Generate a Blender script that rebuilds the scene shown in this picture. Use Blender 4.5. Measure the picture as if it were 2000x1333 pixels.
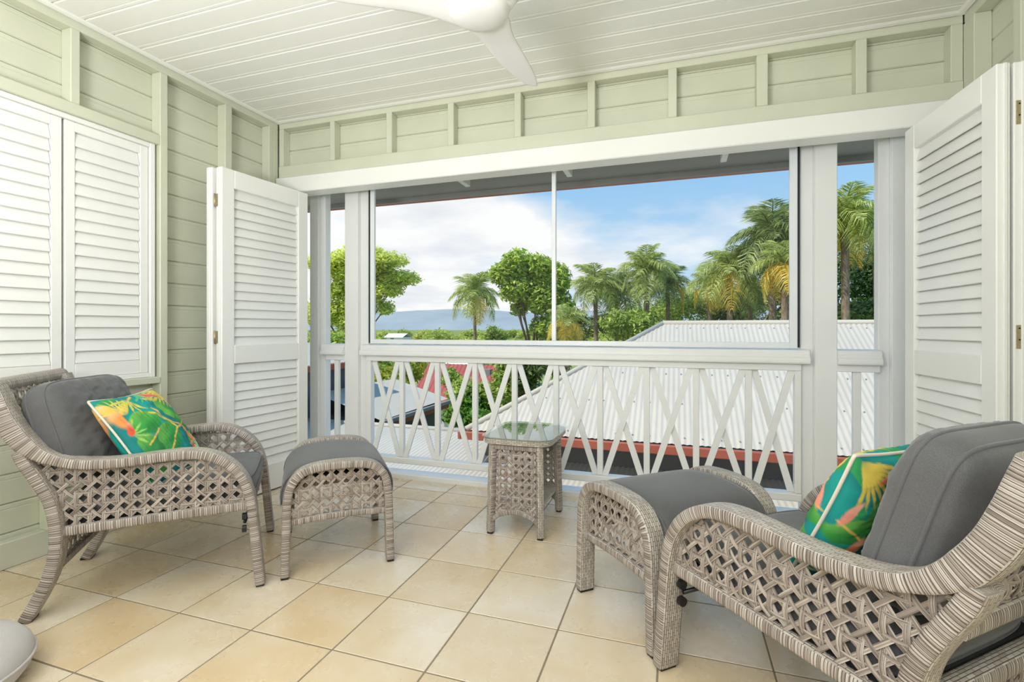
import bpy, bmesh, math, random
import numpy as np
from mathutils import Vector, Matrix
C = bpy.context.scene.collection
for o in list(bpy.data.objects): bpy.data.objects.remove(o)
PI = math.pi

# ------------------------------------------------------------------ camera, world, sun, lights, exposure
SC = bpy.context.scene
cd = bpy.data.cameras.new('camera'); cam = bpy.data.objects.new('camera', cd); C.objects.link(cam)
cam.location = (0, 0, 1.25); cam.rotation_euler = (PI/2, 0, 0.3193)
cd.sensor_width = 36.0; cd.sensor_fit = 'HORIZONTAL'; cd.lens = 36.0*975.25/2000
cd.shift_y = -(666.5-642.2)/2000; cd.clip_end = 8000; cd.clip_start = 0.05
SC.camera = cam
SC.view_settings.view_transform = 'Standard'; SC.view_settings.look = 'None'
SC.view_settings.gamma = 1; SC.view_settings.exposure = 0.12; SC.view_settings.use_curve_mapping = False

def lin(c):
    if isinstance(c, str): c = [int(c[i:i+2], 16) for i in (0, 2, 4)]
    return tuple(((x/255)/12.92 if x/255 <= .04045 else ((x/255+.055)/1.055)**2.4) for x in c)
def L4(c): return lin(c)+(1.0,)

class NT:
    def __init__(s, tree): s.t = tree; s.n = tree.nodes; s.l = tree.links
    def add(s, typ, **kw):
        n = s.n.new(typ)
        for k, v in kw.items():
            if k.startswith('i_'):
                key = k[2:]; key = int(key) if key.isdigit() else key.replace('_', ' ')
                s.put(n.inputs[key], v)
            else: setattr(n, k, v)
        return n
    def put(s, sock, v):
        if hasattr(v, 'is_linked') or isinstance(v, bpy.types.NodeSocket): s.l.new(v, sock)
        else: sock.default_value = v
    def math(s, op, a, b=None, c=None):
        n = s.n.new('ShaderNodeMath'); n.operation = op
        for i, v in enumerate((a, b, c)):
            if v is not None: s.put(n.inputs[i], v)
        return n.outputs[0]
    def ramp(s, fac, stops, interp='LINEAR'):
        n = s.n.new('ShaderNodeValToRGB'); n.color_ramp.interpolation = interp
        cr = n.color_ramp
        while len(cr.elements) < len(stops): cr.elements.new(0.5)
        for e, (p, c) in zip(cr.elements, stops): e.position = p; e.color = c if len(c) == 4 else tuple(c)+(1,)
        s.l.new(fac, n.inputs[0]); return n.outputs[0]
    def mix(s, fac, a, b, typ='MIX'):
        n = s.n.new('ShaderNodeMix'); n.data_type = 'RGBA'; n.blend_type = typ
        s.put(n.inputs['Factor'], fac); s.put(n.inputs['A'], a); s.put(n.inputs['B'], b)
        return n.outputs['Result']
    def noise(s, vec, scale, detail=3, rough=.5, dim='3D'):
        n = s.n.new('ShaderNodeTexNoise'); n.noise_dimensions = dim
        if vec is not None: s.l.new(vec, n.inputs['Vector'])
        n.inputs['Scale'].default_value = scale; n.inputs['Detail'].default_value = detail; n.inputs['Roughness'].default_value = rough
        return n.outputs[0]

# world: blue sky with broken white clouds, the same construction in every direction
wd = bpy.data.worlds.new('sky'); SC.world = wd; wd.use_nodes = True
W = NT(wd.node_tree); W.n.clear()
tc = W.add('ShaderNodeTexCoord'); sx = W.add('ShaderNodeSeparateXYZ'); W.l.new(tc.outputs['Generated'], sx.inputs[0])
up = W.math('MAXIMUM', sx.outputs[2], 0.0)
blue = W.ramp(up, [(0.0, L4('cfe2f0')), (.12, L4('b4d6f0')), (.32, L4('8cc2ee')), (1, L4('6aa8e2'))])
den = W.math('ADD', up, .16)
px = W.math('DIVIDE', sx.outputs[0], den); py = W.math('DIVIDE', sx.outputs[1], den)
cv = W.add('ShaderNodeCombineXYZ', i_0=px, i_1=py, i_2=0.37)
n1 = W.noise(cv.outputs[0], .50, 7, .52)
mpp = W.add('ShaderNodeMapping'); W.l.new(cv.outputs[0], mpp.inputs[0]); mpp.inputs['Location'].default_value = (3.1, 1.7, 2.2)
n2 = W.noise(mpp.outputs[0], 2.2, 5, .5)
low = W.math('SUBTRACT', W.math('MULTIPLY', W.math('SUBTRACT', .30, up), .75), W.math('MULTIPLY', W.math('ADD', sx.outputs[0], .30), .34))
mask = W.math('ADD', n1, low)
cl = W.ramp(mask, [(.49, (0, 0, 0, 1)), (.60, (1, 1, 1, 1))])
ccol = W.ramp(n2, [(.3, L4('e4e9ef')), (.56, L4('fafbfb'))])
sky = W.mix(cl, blue, ccol)
bg = W.add('ShaderNodeBackground', i_Strength=.98); W.l.new(sky, bg.inputs['Color'])
wo = W.add('ShaderNodeOutputWorld'); W.l.new(bg.outputs[0], wo.inputs[0])

sd = bpy.data.lights.new('sun', 'SUN'); sd.energy = 3.6; sd.angle = math.radians(1.0); sd.color = (1, .94, .83)
sun = bpy.data.objects.new('sun', sd); C.objects.link(sun)
sun.rotation_euler = Vector((.48, .50, -1.0)).to_track_quat('-Z', 'Y').to_euler(); sun.location = (-6, -8, 14)
def area(name, loc, target, sx_, sy_, power, col=(1, 1, 1)):
    d = bpy.data.lights.new(name, 'AREA'); d.shape = 'RECTANGLE'; d.size = sx_; d.size_y = sy_; d.energy = power; d.color = col
    o = bpy.data.objects.new(name, d); C.objects.link(o); o.location = loc
    o.rotation_euler = (Vector(target)-Vector(loc)).to_track_quat('-Z', 'Y').to_euler(); return o
area('bounce_light', (-1.5, -.5, 1.55), (-1.6, .1, 3.0), .7, .7, 92, (.97, .985, 1))
area('fill_light', (-.35, -.75, 2.05), (-.7, 2.2, .5), 2.2, 1.0, 47, (.96, .98, 1))

# ------------------------------------------------------------------ materials
def new_mat(name):
    m = bpy.data.materials.new(name); m.use_nodes = True
    t = NT(m.node_tree); t.n.clear()
    out = t.add('ShaderNodeOutputMaterial'); b = t.add('ShaderNodeBsdfPrincipled'); t.l.new(b.outputs[0], out.inputs[0])
    return m, t, b, out
def bump(t, b, h, strength=.3, dist=.01):
    n = t.add('ShaderNodeBump'); n.inputs['Strength'].default_value = strength; n.inputs['Distance'].default_value = dist
    t.l.new(h, n.inputs['Height']); t.l.new(n.outputs[0], b.inputs['Normal'])
def paint(name, col, rough=.45, var=.03, bscale=60, bstr=.05):
    m, t, b, o = new_mat(name)
    g = t.add('ShaderNodeNewGeometry'); n = t.noise(g.outputs['Position'], 2.5, 4)
    c = lin(col); dark = tuple(x*(1-var*2) for x in c)+(1,); lite = tuple(min(1, x*(1+var)) for x in c)+(1,)
    t.l.new(t.ramp(n, [(.3, dark), (.7, lite)]), b.inputs['Base Color']); b.inputs['Roughness'].default_value = rough
    bump(t, b, t.noise(g.outputs['Position'], bscale, 3), bstr, .004)
    return m
M = {}
M['green'] = paint('sage_green_paint', 'd2d4c0', .42)
M['white'] = paint('white_gloss_paint', 'f1f1ee', .32, .012)
M['post_white'] = paint('white_exterior_paint', 'ebecec', .35, .015)
M['ceil'] = paint('white_ceiling_paint', 'f1f1ec', .5, .012)
M['fan'] = paint('white_plastic', 'f6f6f5', .3, .005, 60, .0)
M['black'] = paint('black_plastic', '16161a', .4, .05)
M['alu'] = paint('white_aluminium', 'e9edf2', .3, .01)
M['soffit'] = paint('grey_soffit', '8a8a85', .6, .05)
M['red_trim'] = paint('brick_red_trim', 'a3543f', .5, .08)
M['dark_wall'] = paint('charcoal_wall', '62605b', .7, .1)
M['slate_wall'] = paint('slate_blue_wall', '5f646e', .7, .08)
M['red_roof'] = paint('red_roof_sheet', 'a84f48', .6, .1)
M['far_white'] = paint('white_render', 'f4f2ec', .6, .02)
M['grout'] = paint('grout', '8f8271', .9, .08, 200, .2)
M['deck'] = paint('dark_webbing', '2c2c2e', .8, .1)

def metal(name, col, rough):
    m, t, b, o = new_mat(name); b.inputs['Metallic'].default_value = .8; b.inputs['Roughness'].default_value = rough
    g = t.add('ShaderNodeNewGeometry'); n = t.noise(g.outputs['Position'], 180, 3)
    c = lin(col); t.l.new(t.ramp(n, [(.3, tuple(x*.75 for x in c)+(1,)), (.7, c+(1,))]), b.inputs['Base Color']); return m
M['brass'] = metal('worn_brass', 'c9bd9f', .38)

def m_tile():
    m, t, b, o = new_mat('cream_ceramic_tile')
    oi = t.add('ShaderNodeObjectInfo'); g = t.add('ShaderNodeNewGeometry')
    add = t.add('ShaderNodeVectorMath', operation='ADD'); t.l.new(g.outputs['Position'], add.inputs[0])
    sc = t.add('ShaderNodeVectorMath', operation='SCALE'); t.l.new(oi.outputs['Location'], sc.inputs[0]); sc.inputs['Scale'].default_value = 7.3
    t.l.new(sc.outputs[0], add.inputs[1]); v = add.outputs[0]
    n1 = t.noise(v, 2.6, 3, .5); n2 = t.noise(v, 11, 3, .5)
    base = t.ramp(n1, [(.28, L4('e2cdac')), (.5, L4('e9dbc3')), (.72, L4('f0e7da'))])
    c2 = t.mix(t.math('MULTIPLY', t.math('SUBTRACT', n2, .45), .30), base, L4('d3b48a'))
    tint = t.ramp(oi.outputs['Random'], [(0, L4('f3e9d8')), (.5, L4('ffffff')), (1, L4('f6ead4'))])
    t.l.new(t.mix(1.0, c2, tint, 'MULTIPLY'), b.inputs['Base Color'])
    t.l.new(t.ramp(n2, [(.3, (.24,)*3+(1,)), (.7, (.33,)*3+(1,))]), b.inputs['Roughness'])
    b.inputs['Specular IOR Level'].default_value = 1.0
    bump(t, b, n2, .012, .003); return m
M['tile'] = m_tile()

def m_wrap(name, cols, along=True):   # wicker strands wrapped across a band: tone changes along u
    m, t, b, o = new_mat(name)
    uv = t.add('ShaderNodeUVMap'); s = t.add('ShaderNodeSeparateXYZ'); t.l.new(uv.outputs[0], s.inputs[0])
    k = t.math('FLOOR', t.math('DIVIDE', s.outputs[0], .0030))
    wn = t.add('ShaderNodeTexWhiteNoise', noise_dimensions='1D'); t.l.new(k, wn.inputs['W'])
    col = t.ramp(wn.outputs['Value'], [(0, L4(cols[0])), (.3, L4(cols[1])), (.6, L4(cols[2])), (1, L4(cols[3]))])
    fr = t.math('FRACT', t.math('DIVIDE', s.outputs[0], .009))
    edge = t.math('LESS_THAN', t.math('ABSOLUTE', t.math('SUBTRACT', fr, .5)), .40)
    t.l.new(t.mix(edge, L4('55493f'), col), b.inputs['Base Color']); b.inputs['Roughness'].default_value = .42
    bump(t, b, t.math('SINE', t.math('MULTIPLY', s.outputs[0], 2*PI/.0030)), .25, .001)
    return m
WC = ('776e68', '9a8f88', 'b4aaa3', 'd0c9c3')
M['wrap'] = m_wrap('wrapped_wicker', WC)
def m_weave():                         # lengthwise basket weave on the broad faces
    m, t, b, o = new_mat('basket_weave_wicker')
    uv = t.add('ShaderNodeUVMap')
    br = t.add('ShaderNodeTexBrick'); t.l.new(uv.outputs[0], br.inputs['Vector'])
    br.inputs['Scale'].default_value = 1.0; br.inputs['Brick Width'].default_value = .030; br.inputs['Row Height'].default_value = .0092
    br.inputs['Mortar Size'].default_value = .0011; br.inputs['Mortar Smooth'].default_value = .3
    br.inputs['Color1'].default_value = L4('b3a89c'); br.inputs['Color2'].default_value = L4('dad4cb'); br.inputs['Mortar'].default_value = L4('584e46')
    s = t.add('ShaderNodeSeparateXYZ'); t.l.new(uv.outputs[0], s.inputs[0])
    str_ = t.math('SINE', t.math('MULTIPLY', s.outputs[1], 2*PI/.0031))
    col = t.mix(t.math('MULTIPLY_ADD', str_, .14, .16), br.outputs['Color'], L4('8a7f75'))
    t.l.new(col, b.inputs['Base Color']); b.inputs['Roughness'].default_value = .42
    bump(t, b, t.math('SUBTRACT', 1.0, br.outputs['Fac']), .6, .003); return m
M['weave'] = m_weave()
def m_strand():
    m, t, b, o = new_mat('cane_strand')
    uv = t.add('ShaderNodeUVMap'); s = t.add('ShaderNodeSeparateXYZ'); t.l.new(uv.outputs[0], s.inputs[0])
    k = t.math('ADD', t.math('FLOOR', t.math('MULTIPLY', s.outputs[1], 4)), t.math('MULTIPLY', t.math('FLOOR', s.outputs[0]), 5))
    wn = t.add('ShaderNodeTexWhiteNoise', noise_dimensions='1D'); t.l.new(k, wn.inputs['W'])
    t.l.new(t.ramp(wn.outputs['Value'], [(0, L4('776d66')), (.35, L4('998d85')), (.7, L4('b0a59d')), (1, L4('c8bfb7'))]), b.inputs['Base Color'])
    b.inputs['Roughness'].default_value = .45
    bump(t, b, t.math('SINE', t.math('MULTIPLY', s.outputs[1], 8*PI)), .3, .001); return m
M['strand'] = m_strand()

def m_fabric(name, c0, c1, scale=420):
    m, t, b, o = new_mat(name)
    tcn = t.add('ShaderNodeTexCoord'); v = tcn.outputs['Object']
    n1 = t.noise(v, 5, 4); n2 = t.noise(v, scale, 2)
    c = t.mix(.5, t.ramp(n1, [(.3, L4(c0)), (.7, L4(c1))]), t.ramp(n2, [(.35, L4(c0)), (.65, L4(c1))]))
    t.l.new(c, b.inputs['Base Color']); b.inputs['Roughness'].default_value = .88
    b.inputs['Sheen Weight'].default_value = .25; b.inputs['Sheen Roughness'].default_value = .5
    bump(t, b, n2, .25, .002); return m
M['charcoal'] = m_fabric('charcoal_linen', '505051', '6b6b6d')
M['piping'] = m_fabric('charcoal_piping', '525254', '6b6b6e')
M['pouf'] = m_fabric('pale_grey_fabric', 'b6b1b1', 'cac5c5')
M['cream_pipe'] = m_fabric('cream_piping', 'd9d0bf', 'ece5d8')
def m_attr(name, rough=.85, transl=0.0):
    m, t, b, o = new_mat(name)
    a = t.add('ShaderNodeAttribute', attribute_name='Col'); t.l.new(a.outputs['Color'], b.inputs['Base Color'])
    b.inputs['Roughness'].default_value = rough
    if transl:
        tr = t.add('ShaderNodeBsdfTranslucent'); t.l.new(a.outputs['Color'], tr.inputs['Color'])
        mx = t.add('ShaderNodeMixShader'); mx.inputs[0].default_value = transl
        t.l.new(b.outputs[0], mx.inputs[1]); t.l.new(tr.outputs[0], mx.inputs[2]); t.l.new(mx.outputs[0], o.inputs[0])
    return m
M['print'] = m_attr('printed_cotton', .8)
M['leaf'] = m_attr('leaf', .5, .45)
def m_bark(name, c0, c1):
    m, t, b, o = new_mat(name); g = t.add('ShaderNodeNewGeometry')
    mp = t.add('ShaderNodeMapping'); t.l.new(g.outputs['Position'], mp.inputs[0]); mp.inputs['Scale'].default_value = (6, 6, 2.5)
    n = t.noise(mp.outputs[0], 2, 5); t.l.new(t.ramp(n, [(.3, L4(c0)), (.7, L4(c1))]), b.inputs['Base Color']); b.inputs['Roughness'].default_value = .9
    bump(t, b, n, .6, .05); return m
M['bark'] = m_bark('bark', '55483a', '85745f'); M['palm_bark'] = m_bark('palm_bark', '6d5d4e', 'a39079')
def m_roof():
    m, t, b, o = new_mat('cream_roof_steel'); g = t.add('ShaderNodeNewGeometry')
    n = t.noise(g.outputs['Position'], .9, 5, .6); n2 = t.noise(g.outputs['Position'], 9, 4)
    c = t.mix(t.math('MULTIPLY', n2, .35), t.ramp(n, [(.3, L4('bcb6a9')), (.7, L4('c8c2b6'))]), L4('aca597'))
    t.l.new(c, b.inputs['Base Color']); b.inputs['Roughness'].default_value = .6; return m
M['roof'] = m_roof()
def m_ground(name, cols, scale):
    m, t, b, o = new_mat(name); g = t.add('ShaderNodeNewGeometry'); n = t.noise(g.outputs['Position'], scale, 8, .65)
    t.l.new(t.ramp(n, [(.3, L4(cols[0])), (.5, L4(cols[1])), (.7, L4(cols[2]))]), b.inputs['Base Color']); b.inputs['Roughness'].default_value = .95; return m
M['ground'] = m_ground('grass_ground', ('5d6f33', '7d8c46', '97a05c'), .08)
M['mountain'] = m_ground('haze_painted_slope', ('8f9aa0', '97a2a7', 'a0aaae'), .006)  # distance haze is painted into the slope's base colours
def m_screen():
    m, t, b, o = new_mat('insect_mesh'); b.inputs['Base Color'].default_value = L4('8c8e92'); b.inputs['Roughness'].default_value = .6
    tr = t.add('ShaderNodeBsdfTransparent'); mx = t.add('ShaderNodeMixShader'); mx.inputs[0].default_value = .05
    g = t.add('ShaderNodeNewGeometry'); n = t.noise(g.outputs['Position'], 900, 1)
    t.l.new(t.math('MULTIPLY_ADD', n, .04, .03), mx.inputs[0])
    t.l.new(tr.outputs[0], mx.inputs[1]); t.l.new(b.outputs[0], mx.inputs[2]); t.l.new(mx.outputs[0], o.inputs[0]); return m
M['screen'] = m_screen()
def m_glass():
    m, t, b, o = new_mat('pale_green_glass'); t.n.remove(b)
    gl = t.add('ShaderNodeBsdfGlossy'); gl.inputs['Roughness'].default_value = .01
    tr = t.add('ShaderNodeBsdfTransparent'); tr.inputs['Color'].default_value = (.88, .96, .94, 1)
    fr = t.add('ShaderNodeFresnel'); fr.inputs['IOR'].default_value = 1.5
    mx = t.add('ShaderNodeMixShader'); gm = t.add('ShaderNodeNewGeometry'); t.l.new(t.math('MULTIPLY', t.math('MULTIPLY_ADD', fr.outputs[0], 1.35, .06), t.math('SUBTRACT', 1.0, gm.outputs['Backfacing'])), mx.inputs[0])
    t.l.new(tr.outputs[0], mx.inputs[1]); t.l.new(gl.outputs[0], mx.inputs[2]); t.l.new(mx.outputs[0], o.inputs[0]); return m
M['glass'] = m_glass()

# ------------------------------------------------------------------ mesh helpers
def mesh(name, V, Fc, mats, uv=None, midx=None, smooth=False, col=None):
    me = bpy.data.meshes.new(name); me.from_pydata([tuple(v) for v in V], [], [tuple(f) for f in Fc])
    for m in (mats if isinstance(mats, (list, tuple)) else [mats]): me.materials.append(M[m])
    if uv is not None:
        l = me.uv_layers.new(name='UVMap'); idx = np.empty(len(me.loops), np.int32); me.loops.foreach_get('vertex_index', idx)
        if len(uv) == len(V): l.data.foreach_set('uv', np.asarray(uv, np.float32)[idx].ravel())
        else: l.data.foreach_set('uv', np.asarray(uv, np.float32).ravel())
    if midx is not None: me.polygons.foreach_set('material_index', np.asarray(midx, np.int32))
    if smooth: me.polygons.foreach_set('use_smooth', np.ones(len(me.polygons), bool))
    if col is not None:
        a = me.color_attributes.new('Col', 'FLOAT_COLOR', 'POINT'); cc = np.ones((len(V), 4), np.float32); cc[:, :3] = col
        a.data.foreach_set('color', cc.ravel())
    me.update(); return me
def obj(name, me, parent=None, loc=None, rot=None):
    o = bpy.data.objects.new(name, me); C.objects.link(o)
    if parent: o.parent = parent
    if loc is not None: o.location = loc
    if rot is not None: o.rotation_euler = rot
    return o
def empty(name, loc=(0, 0, 0), rz=0.0, parent=None): return obj(name, None, parent, loc, (0, 0, rz))
def tag(o, label=None, cat=None, group=None, kind=None):
    if label: o['label'] = label
    if cat: o['category'] = cat
    if group: o['group'] = group
    if kind: o['kind'] = kind
    return o
_bc = {}
def box_mesh(dx, dy, dz, mat, bev=.003):
    key = (round(dx, 4), round(dy, 4), round(dz, 4), mat, bev)
    if key in _bc: return _bc[key]
    bm = bmesh.new(); bmesh.ops.create_cube(bm, size=1.0)
    for v in bm.verts: v.co.x *= dx; v.co.y *= dy; v.co.z *= dz
    if bev: bmesh.ops.bevel(bm, geom=list(bm.edges), offset=min(bev, .3*min(dx, dy, dz)), segments=1, affect='EDGES')
    me = bpy.data.meshes.new('block'); bm.to_mesh(me); bm.free(); me.materials.append(M[mat]); _bc[key] = me; return me
def box(name, x0, x1, y0, y1, z0, z1, mat, parent=None, bev=.003, rot=None):
    p = parent.location if parent else Vector((0, 0, 0))
    return obj(name, box_mesh(x1-x0, y1-y0, z1-z0, mat, bev), parent, ((x0+x1)/2-p.x, (y0+y1)/2-p.y, (z0+z1)/2-p.z), rot)
def prism(name, prof, a0, a1, mat, parent=None, axis='x', smooth=False):
    # extrude a closed 2D profile [(p,q)] along an axis; x: (p,q)->(y,z)   y: ->(x,z)   z: ->(x,y)
    n = len(prof); V = []
    for a in (a0, a1):
        for p, q in prof: V.append((a, p, q) if axis == 'x' else ((p, a, q) if axis == 'y' else (p, q, a)))
    Fc = [[i, (i+1) % n, n+(i+1) % n, n+i] for i in range(n)]+[list(range(n))[::-1], list(range(n, 2*n))]
    me = mesh(name, V, Fc, mat); bm = bmesh.new(); bm.from_mesh(me); bmesh.ops.recalc_face_normals(bm, faces=bm.faces); bm.to_mesh(me); bm.free()
    return obj(name, me, parent)
def tube_data(pts, r, seg=8, closed=False):
    pts = [Vector(p) for p in pts]; n = len(pts); V = []; Fc = []; up = Vector((0, 0, 1)); prev = None
    for i, p in enumerate(pts):
        a = pts[(i-1) % n] if (closed or i > 0) else p; b = pts[(i+1) % n] if (closed or i < n-1) else p
        t = (b-a).normalized()
        u = (prev - t*prev.dot(t)) if prev else t.orthogonal()
        u.normalize(); w = t.cross(u); prev = u
        rr = r[i] if isinstance(r, (list, tuple)) else r
        for k in range(seg):
            ang = 2*PI*k/seg; V.append(p+u*rr*math.cos(ang)+w*rr*math.sin(ang))
    m = n if closed else n-1
    for i in range(m):
        j = (i+1) % n
        for k in range(seg): Fc.append([i*seg+k, i*seg+(k+1) % seg, j*seg+(k+1) % seg, j*seg+k])
    if not closed: Fc += [list(range(seg))[::-1], list(range((n-1)*seg, n*seg))]
    return V, Fc
def tube(name, pts, r, mat, parent=None, seg=8, closed=False):
    V, Fc = tube_data(pts, r, seg, closed); return obj(name, mesh(name, V, Fc, mat, smooth=True), parent)
def lathe(name, prof, mat, parent=None, loc=None, seg=32):
    V = []; Fc = []
    for r, z in prof:
        for k in range(seg): V.append((r*math.cos(2*PI*k/seg), r*math.sin(2*PI*k/seg), z))
    for i in range(len(prof)-1):
        for k in range(seg): Fc.append([i*seg+k, i*seg+(k+1) % seg, (i+1)*seg+(k+1) % seg, (i+1)*seg+k])
    Fc += [list(range(seg))[::-1], list(range((len(prof)-1)*seg, len(prof)*seg))]
    return obj(name, mesh(name, V, Fc, mat, smooth=True), parent, loc)
def crom(pts, ds):
    P = np.array(pts, float); P = np.vstack([2*P[0]-P[1], P, 2*P[-1]-P[-2]]); out = []
    for i in range(1, len(P)-2):
        for t in np.linspace(0, 1, 24, endpoint=False):
            a, b, c, d = P[i-1], P[i], P[i+1], P[i+2]
            out.append(.5*((2*b)+(-a+c)*t+(2*a-5*b+4*c-d)*t*t+(-a+3*b-3*c+d)*t**3))
    out.append(P[-2]); out = np.array(out)
    s = np.concatenate([[0], np.cumsum(np.linalg.norm(np.diff(out, axis=0), axis=1))])
    n = max(2, int(round(s[-1]/ds))); q = np.linspace(0, s[-1], n+1)
    return np.stack([np.interp(q, s, out[:, k]) for k in range(out.shape[1])], 1), q

# ------------------------------------------------------------------ room shell
XL, XR, YB, ZC = -3.27, 1.53, 3.46, 3.02      # faces of the framing; ceiling height
REAR = -1.9
rng = random.Random(7)

# floor: grout bed with single tiles
T = .4024; tx0, ty0 = -.872, 2.430
bed = box('floor', XL-.09, XR+.1, REAR, 3.78, -.12, -.0016, 'grout', None, 0); tag(bed, 'cream ceramic tiled veranda floor with taupe grout', 'floor', None, 'structure')
gap = .0035
def cut(lo, hi, a, b): return max(lo, a), min(hi, b)
for i in range(-8, 9):
    for j in range(-12, 6):
        x0, x1 = tx0+i*T+gap, tx0+(i+1)*T-gap
        yy = [(ty0+j*T+gap, ty0+(j+1)*T-gap)]
        for y0, y1 in yy:
            if y0 > 3.40: continue
            y1 = min(y1, 3.452)
            a0, a1 = max(x0, XL-.075), min(x1, XR+.075); b0 = max(y0, REAR)
            if a1-a0 < .02 or y1-b0 < .02: continue
            o = box('tile', a0, a1, b0, y1, -.014, 0.0, 'tile', bed, .0014)
            o.location.z += rng.uniform(-.0003, .0003)
for i in range(-8, 9):                       # threshold course outside the door line
    x0, x1 = tx0+i*T+gap, tx0+(i+1)*T-gap; a0, a1 = max(x0, XL-.075), min(x1, XR+.075)
    if a1-a0 > .02: box('tile', a0, a1, 3.462, 3.655, -.014, -.0004, 'tile', bed, .0014)

# ceiling: boards running along the room, v-joints
cb = box('ceiling', XL-.1, XR+.1, REAR, 3.60, ZC+.02, ZC+.10, 'ceil', None, 0); tag(cb, 'white tongue and groove board ceiling', 'ceiling', None, 'structure')
def vboard(name, u0, u1, w0, w1, t, mat, parent, frame):
    # board with chamfered long edges; frame maps (u along, w across, t out)
    c = .007; pr = [(w0+.0012, -.012), (w1-.0012, -.012), (w1-.0012, t-c), (w1-c, t), (w1-.024, t), (w1-.028, t-.002), (w1-.032, t), (w0+c, t), (w0+.0012, t-c)]
    n = len(pr); V = [frame(u, p, q) for u in (u0, u1) for p, q in pr]
    Fc = [[i, (i+1) % n, n+(i+1) % n, n+i] for i in range(n)]+[list(range(n))[::-1], list(range(n, 2*n))]
    return V, Fc
_bm = {}
def put_board(name, u0, u1, w0, w1, t, mat, parent, frame):
    V, Fc = vboard(name, u0, u1, w0, w1, t, mat, parent, frame)
    me = mesh(name, V, Fc, mat); bm = bmesh.new(); bm.from_mesh(me); bmesh.ops.recalc_face_normals(bm, faces=bm.faces); bm.to_mesh(me); bm.free()
    return obj(name, me, parent, -Vector(parent.location))
PB = .157; y = 3.52
while y > REAR:
    put_board('board', XL-.07, XR+.07, y-PB, y, .012, 'ceil', cb, lambda u, w, t: (u, w, ZC+.012-t)); y -= PB

# left wall: boards behind exposed studs
def wall_boards(parent, z0, z1, u0, u1, frame, skip=None):
    z = 3.115
    while z > z0:
        a, b = max(z-.155, z0), min(z, z1)
        if b-a > .03:
            segs = [(u0, u1)] if not skip else skip(a, b)
            for s0, s1 in segs: put_board('board', s0, s1, a, b, .012, 'green', parent, frame)
        z -= .155
wl = box('wall_left', XL-.14, XL-.092, REAR, 3.60, -.1, ZC+.02, 'green', None, 0); tag(wl, 'sage green left wall of horizontal boards and exposed studs', 'wall', None, 'structure')
WY0, WY1, WZ0, WZ1 = -.55, 2.423, .93, 2.475      # window opening
def lskip(a, b):
    if b <= WZ0 or a >= WZ1: return [(REAR, 3.55)]
    return [(REAR, WY0), (WY1, 3.55)]
wall_boards(wl, .14, ZC+.02, REAR, 3.55, lambda u, w, t: (XL-.092+t, u, w), lskip)
bmx = bmesh.new()
def stud(par, x0, x1, y0, y1, z0, z1, nm='stud'): return box(nm, x0, x1, y0, y1, z0, z1, 'green', par, .004)
D = .08
for y0, y1, z0, z1 in ((1.390, 1.440, WZ1+.065, 2.965), (.85, .90, WZ1+.065, 2.965), (.31, .36, WZ1+.065, 2.965), (-.23, -.18, WZ1+.065, 2.965), (1.906, 1.954, WZ1+.065, 2.965),
                       (2.423, 2.476, .005, 2.965), (2.928, 2.990, .005, 2.965), (3.36, 3.41, .005, 2.965), (1.80, 1.85, .14, WZ0-.04), (1.2, 1.25, .14, WZ0-.04), (.6, .65, .14, WZ0-.04)):
    stud(wl, XL-D, XL, y0, y1, z0, z1)
stud(wl, XL-D, XL, REAR, 3.459, 2.965, ZC+.005, 'top_plate')
stud(wl, XL-D, XL, REAR, WY1, WZ1, WZ1+.065, 'lintel')
stud(wl, XL-D, XL+.006, REAR, WY1, WZ0-.042, WZ0, 'sill')
stud(wl, XL-D-.005, XL-.030, REAR, 3.455, 0.001, .14, 'skirting_board')
stud(wl, XL-D, XL, 3.41, 3.459, .005, 2.965, 'corner_post')
# back wall frieze above the doors
wb = box('wall_back', XL-.05, XR+.06, YB+.092, YB+.14, 2.43, ZC+.02, 'green', None, 0); tag(wb, 'sage green frieze of boards and short studs above the opening', 'wall', None, 'structure')
wall_boards(wb, 2.56, ZC+.02, XL, XR, lambda u, w, t: (u, YB+.092-t, w))
for x0, x1 in ((-3.262, -3.217), (-2.737, -2.692), (-2.200, -2.149), (-1.662, -1.611), (-1.128, -1.077), (-.593, -.540), (-.056, -.001), (.475, .539), (1.010, 1.067), (1.470, 1.528)):
    stud(wb, x0, x1, YB, YB+D, 2.645, 2.968)
stud(wb, XL+.008, XR-.002, YB, YB+D, 2.968, ZC+.005, 'top_plate')
stud(wb, XL+.008, XR-.002, YB-.004, YB+D, 2.545, 2.645, 'bottom_plate')
# right wall
wr = box('wall_right', XR+.092, XR+.14, REAR, 3.60, -.1, ZC+.02, 'green', None, 0); tag(wr, 'sage green right wall of horizontal boards and exposed studs', 'wall', None, 'structure')
wall_boards(wr, .14, ZC+.02, REAR, 3.55, lambda u, w, t: (XR+.092-t, u, w))
for y0, y1 in ((3.36, 3.455), (2.972, 3.030), (2.43, 2.48), (1.9, 1.95), (1.36, 1.41), (.82, .87), (.28, .33)):
    stud(wr, XR, XR+D, y0, y1, .005, 2.965)
stud(wr, XR+.0005, XR+D, 3.456, 3.55, .005, 2.965, 'corner_post')
stud(wr, XR, XR+D, REAR, 3.459, 2.965, ZC+.005, 'top_plate')
stud(wr, XR+.03, XR+D+.005, REAR, 3.455, 0.001, .14, 'skirting_board')
# rear wall behind the viewer
wk = box('wall_rear', XL-.1, XR+.1, REAR-.12, REAR-.002, -.1, ZC+.1, 'green', None, 0); tag(wk, 'plain wall behind the viewer', 'wall', None, 'structure')
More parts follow.
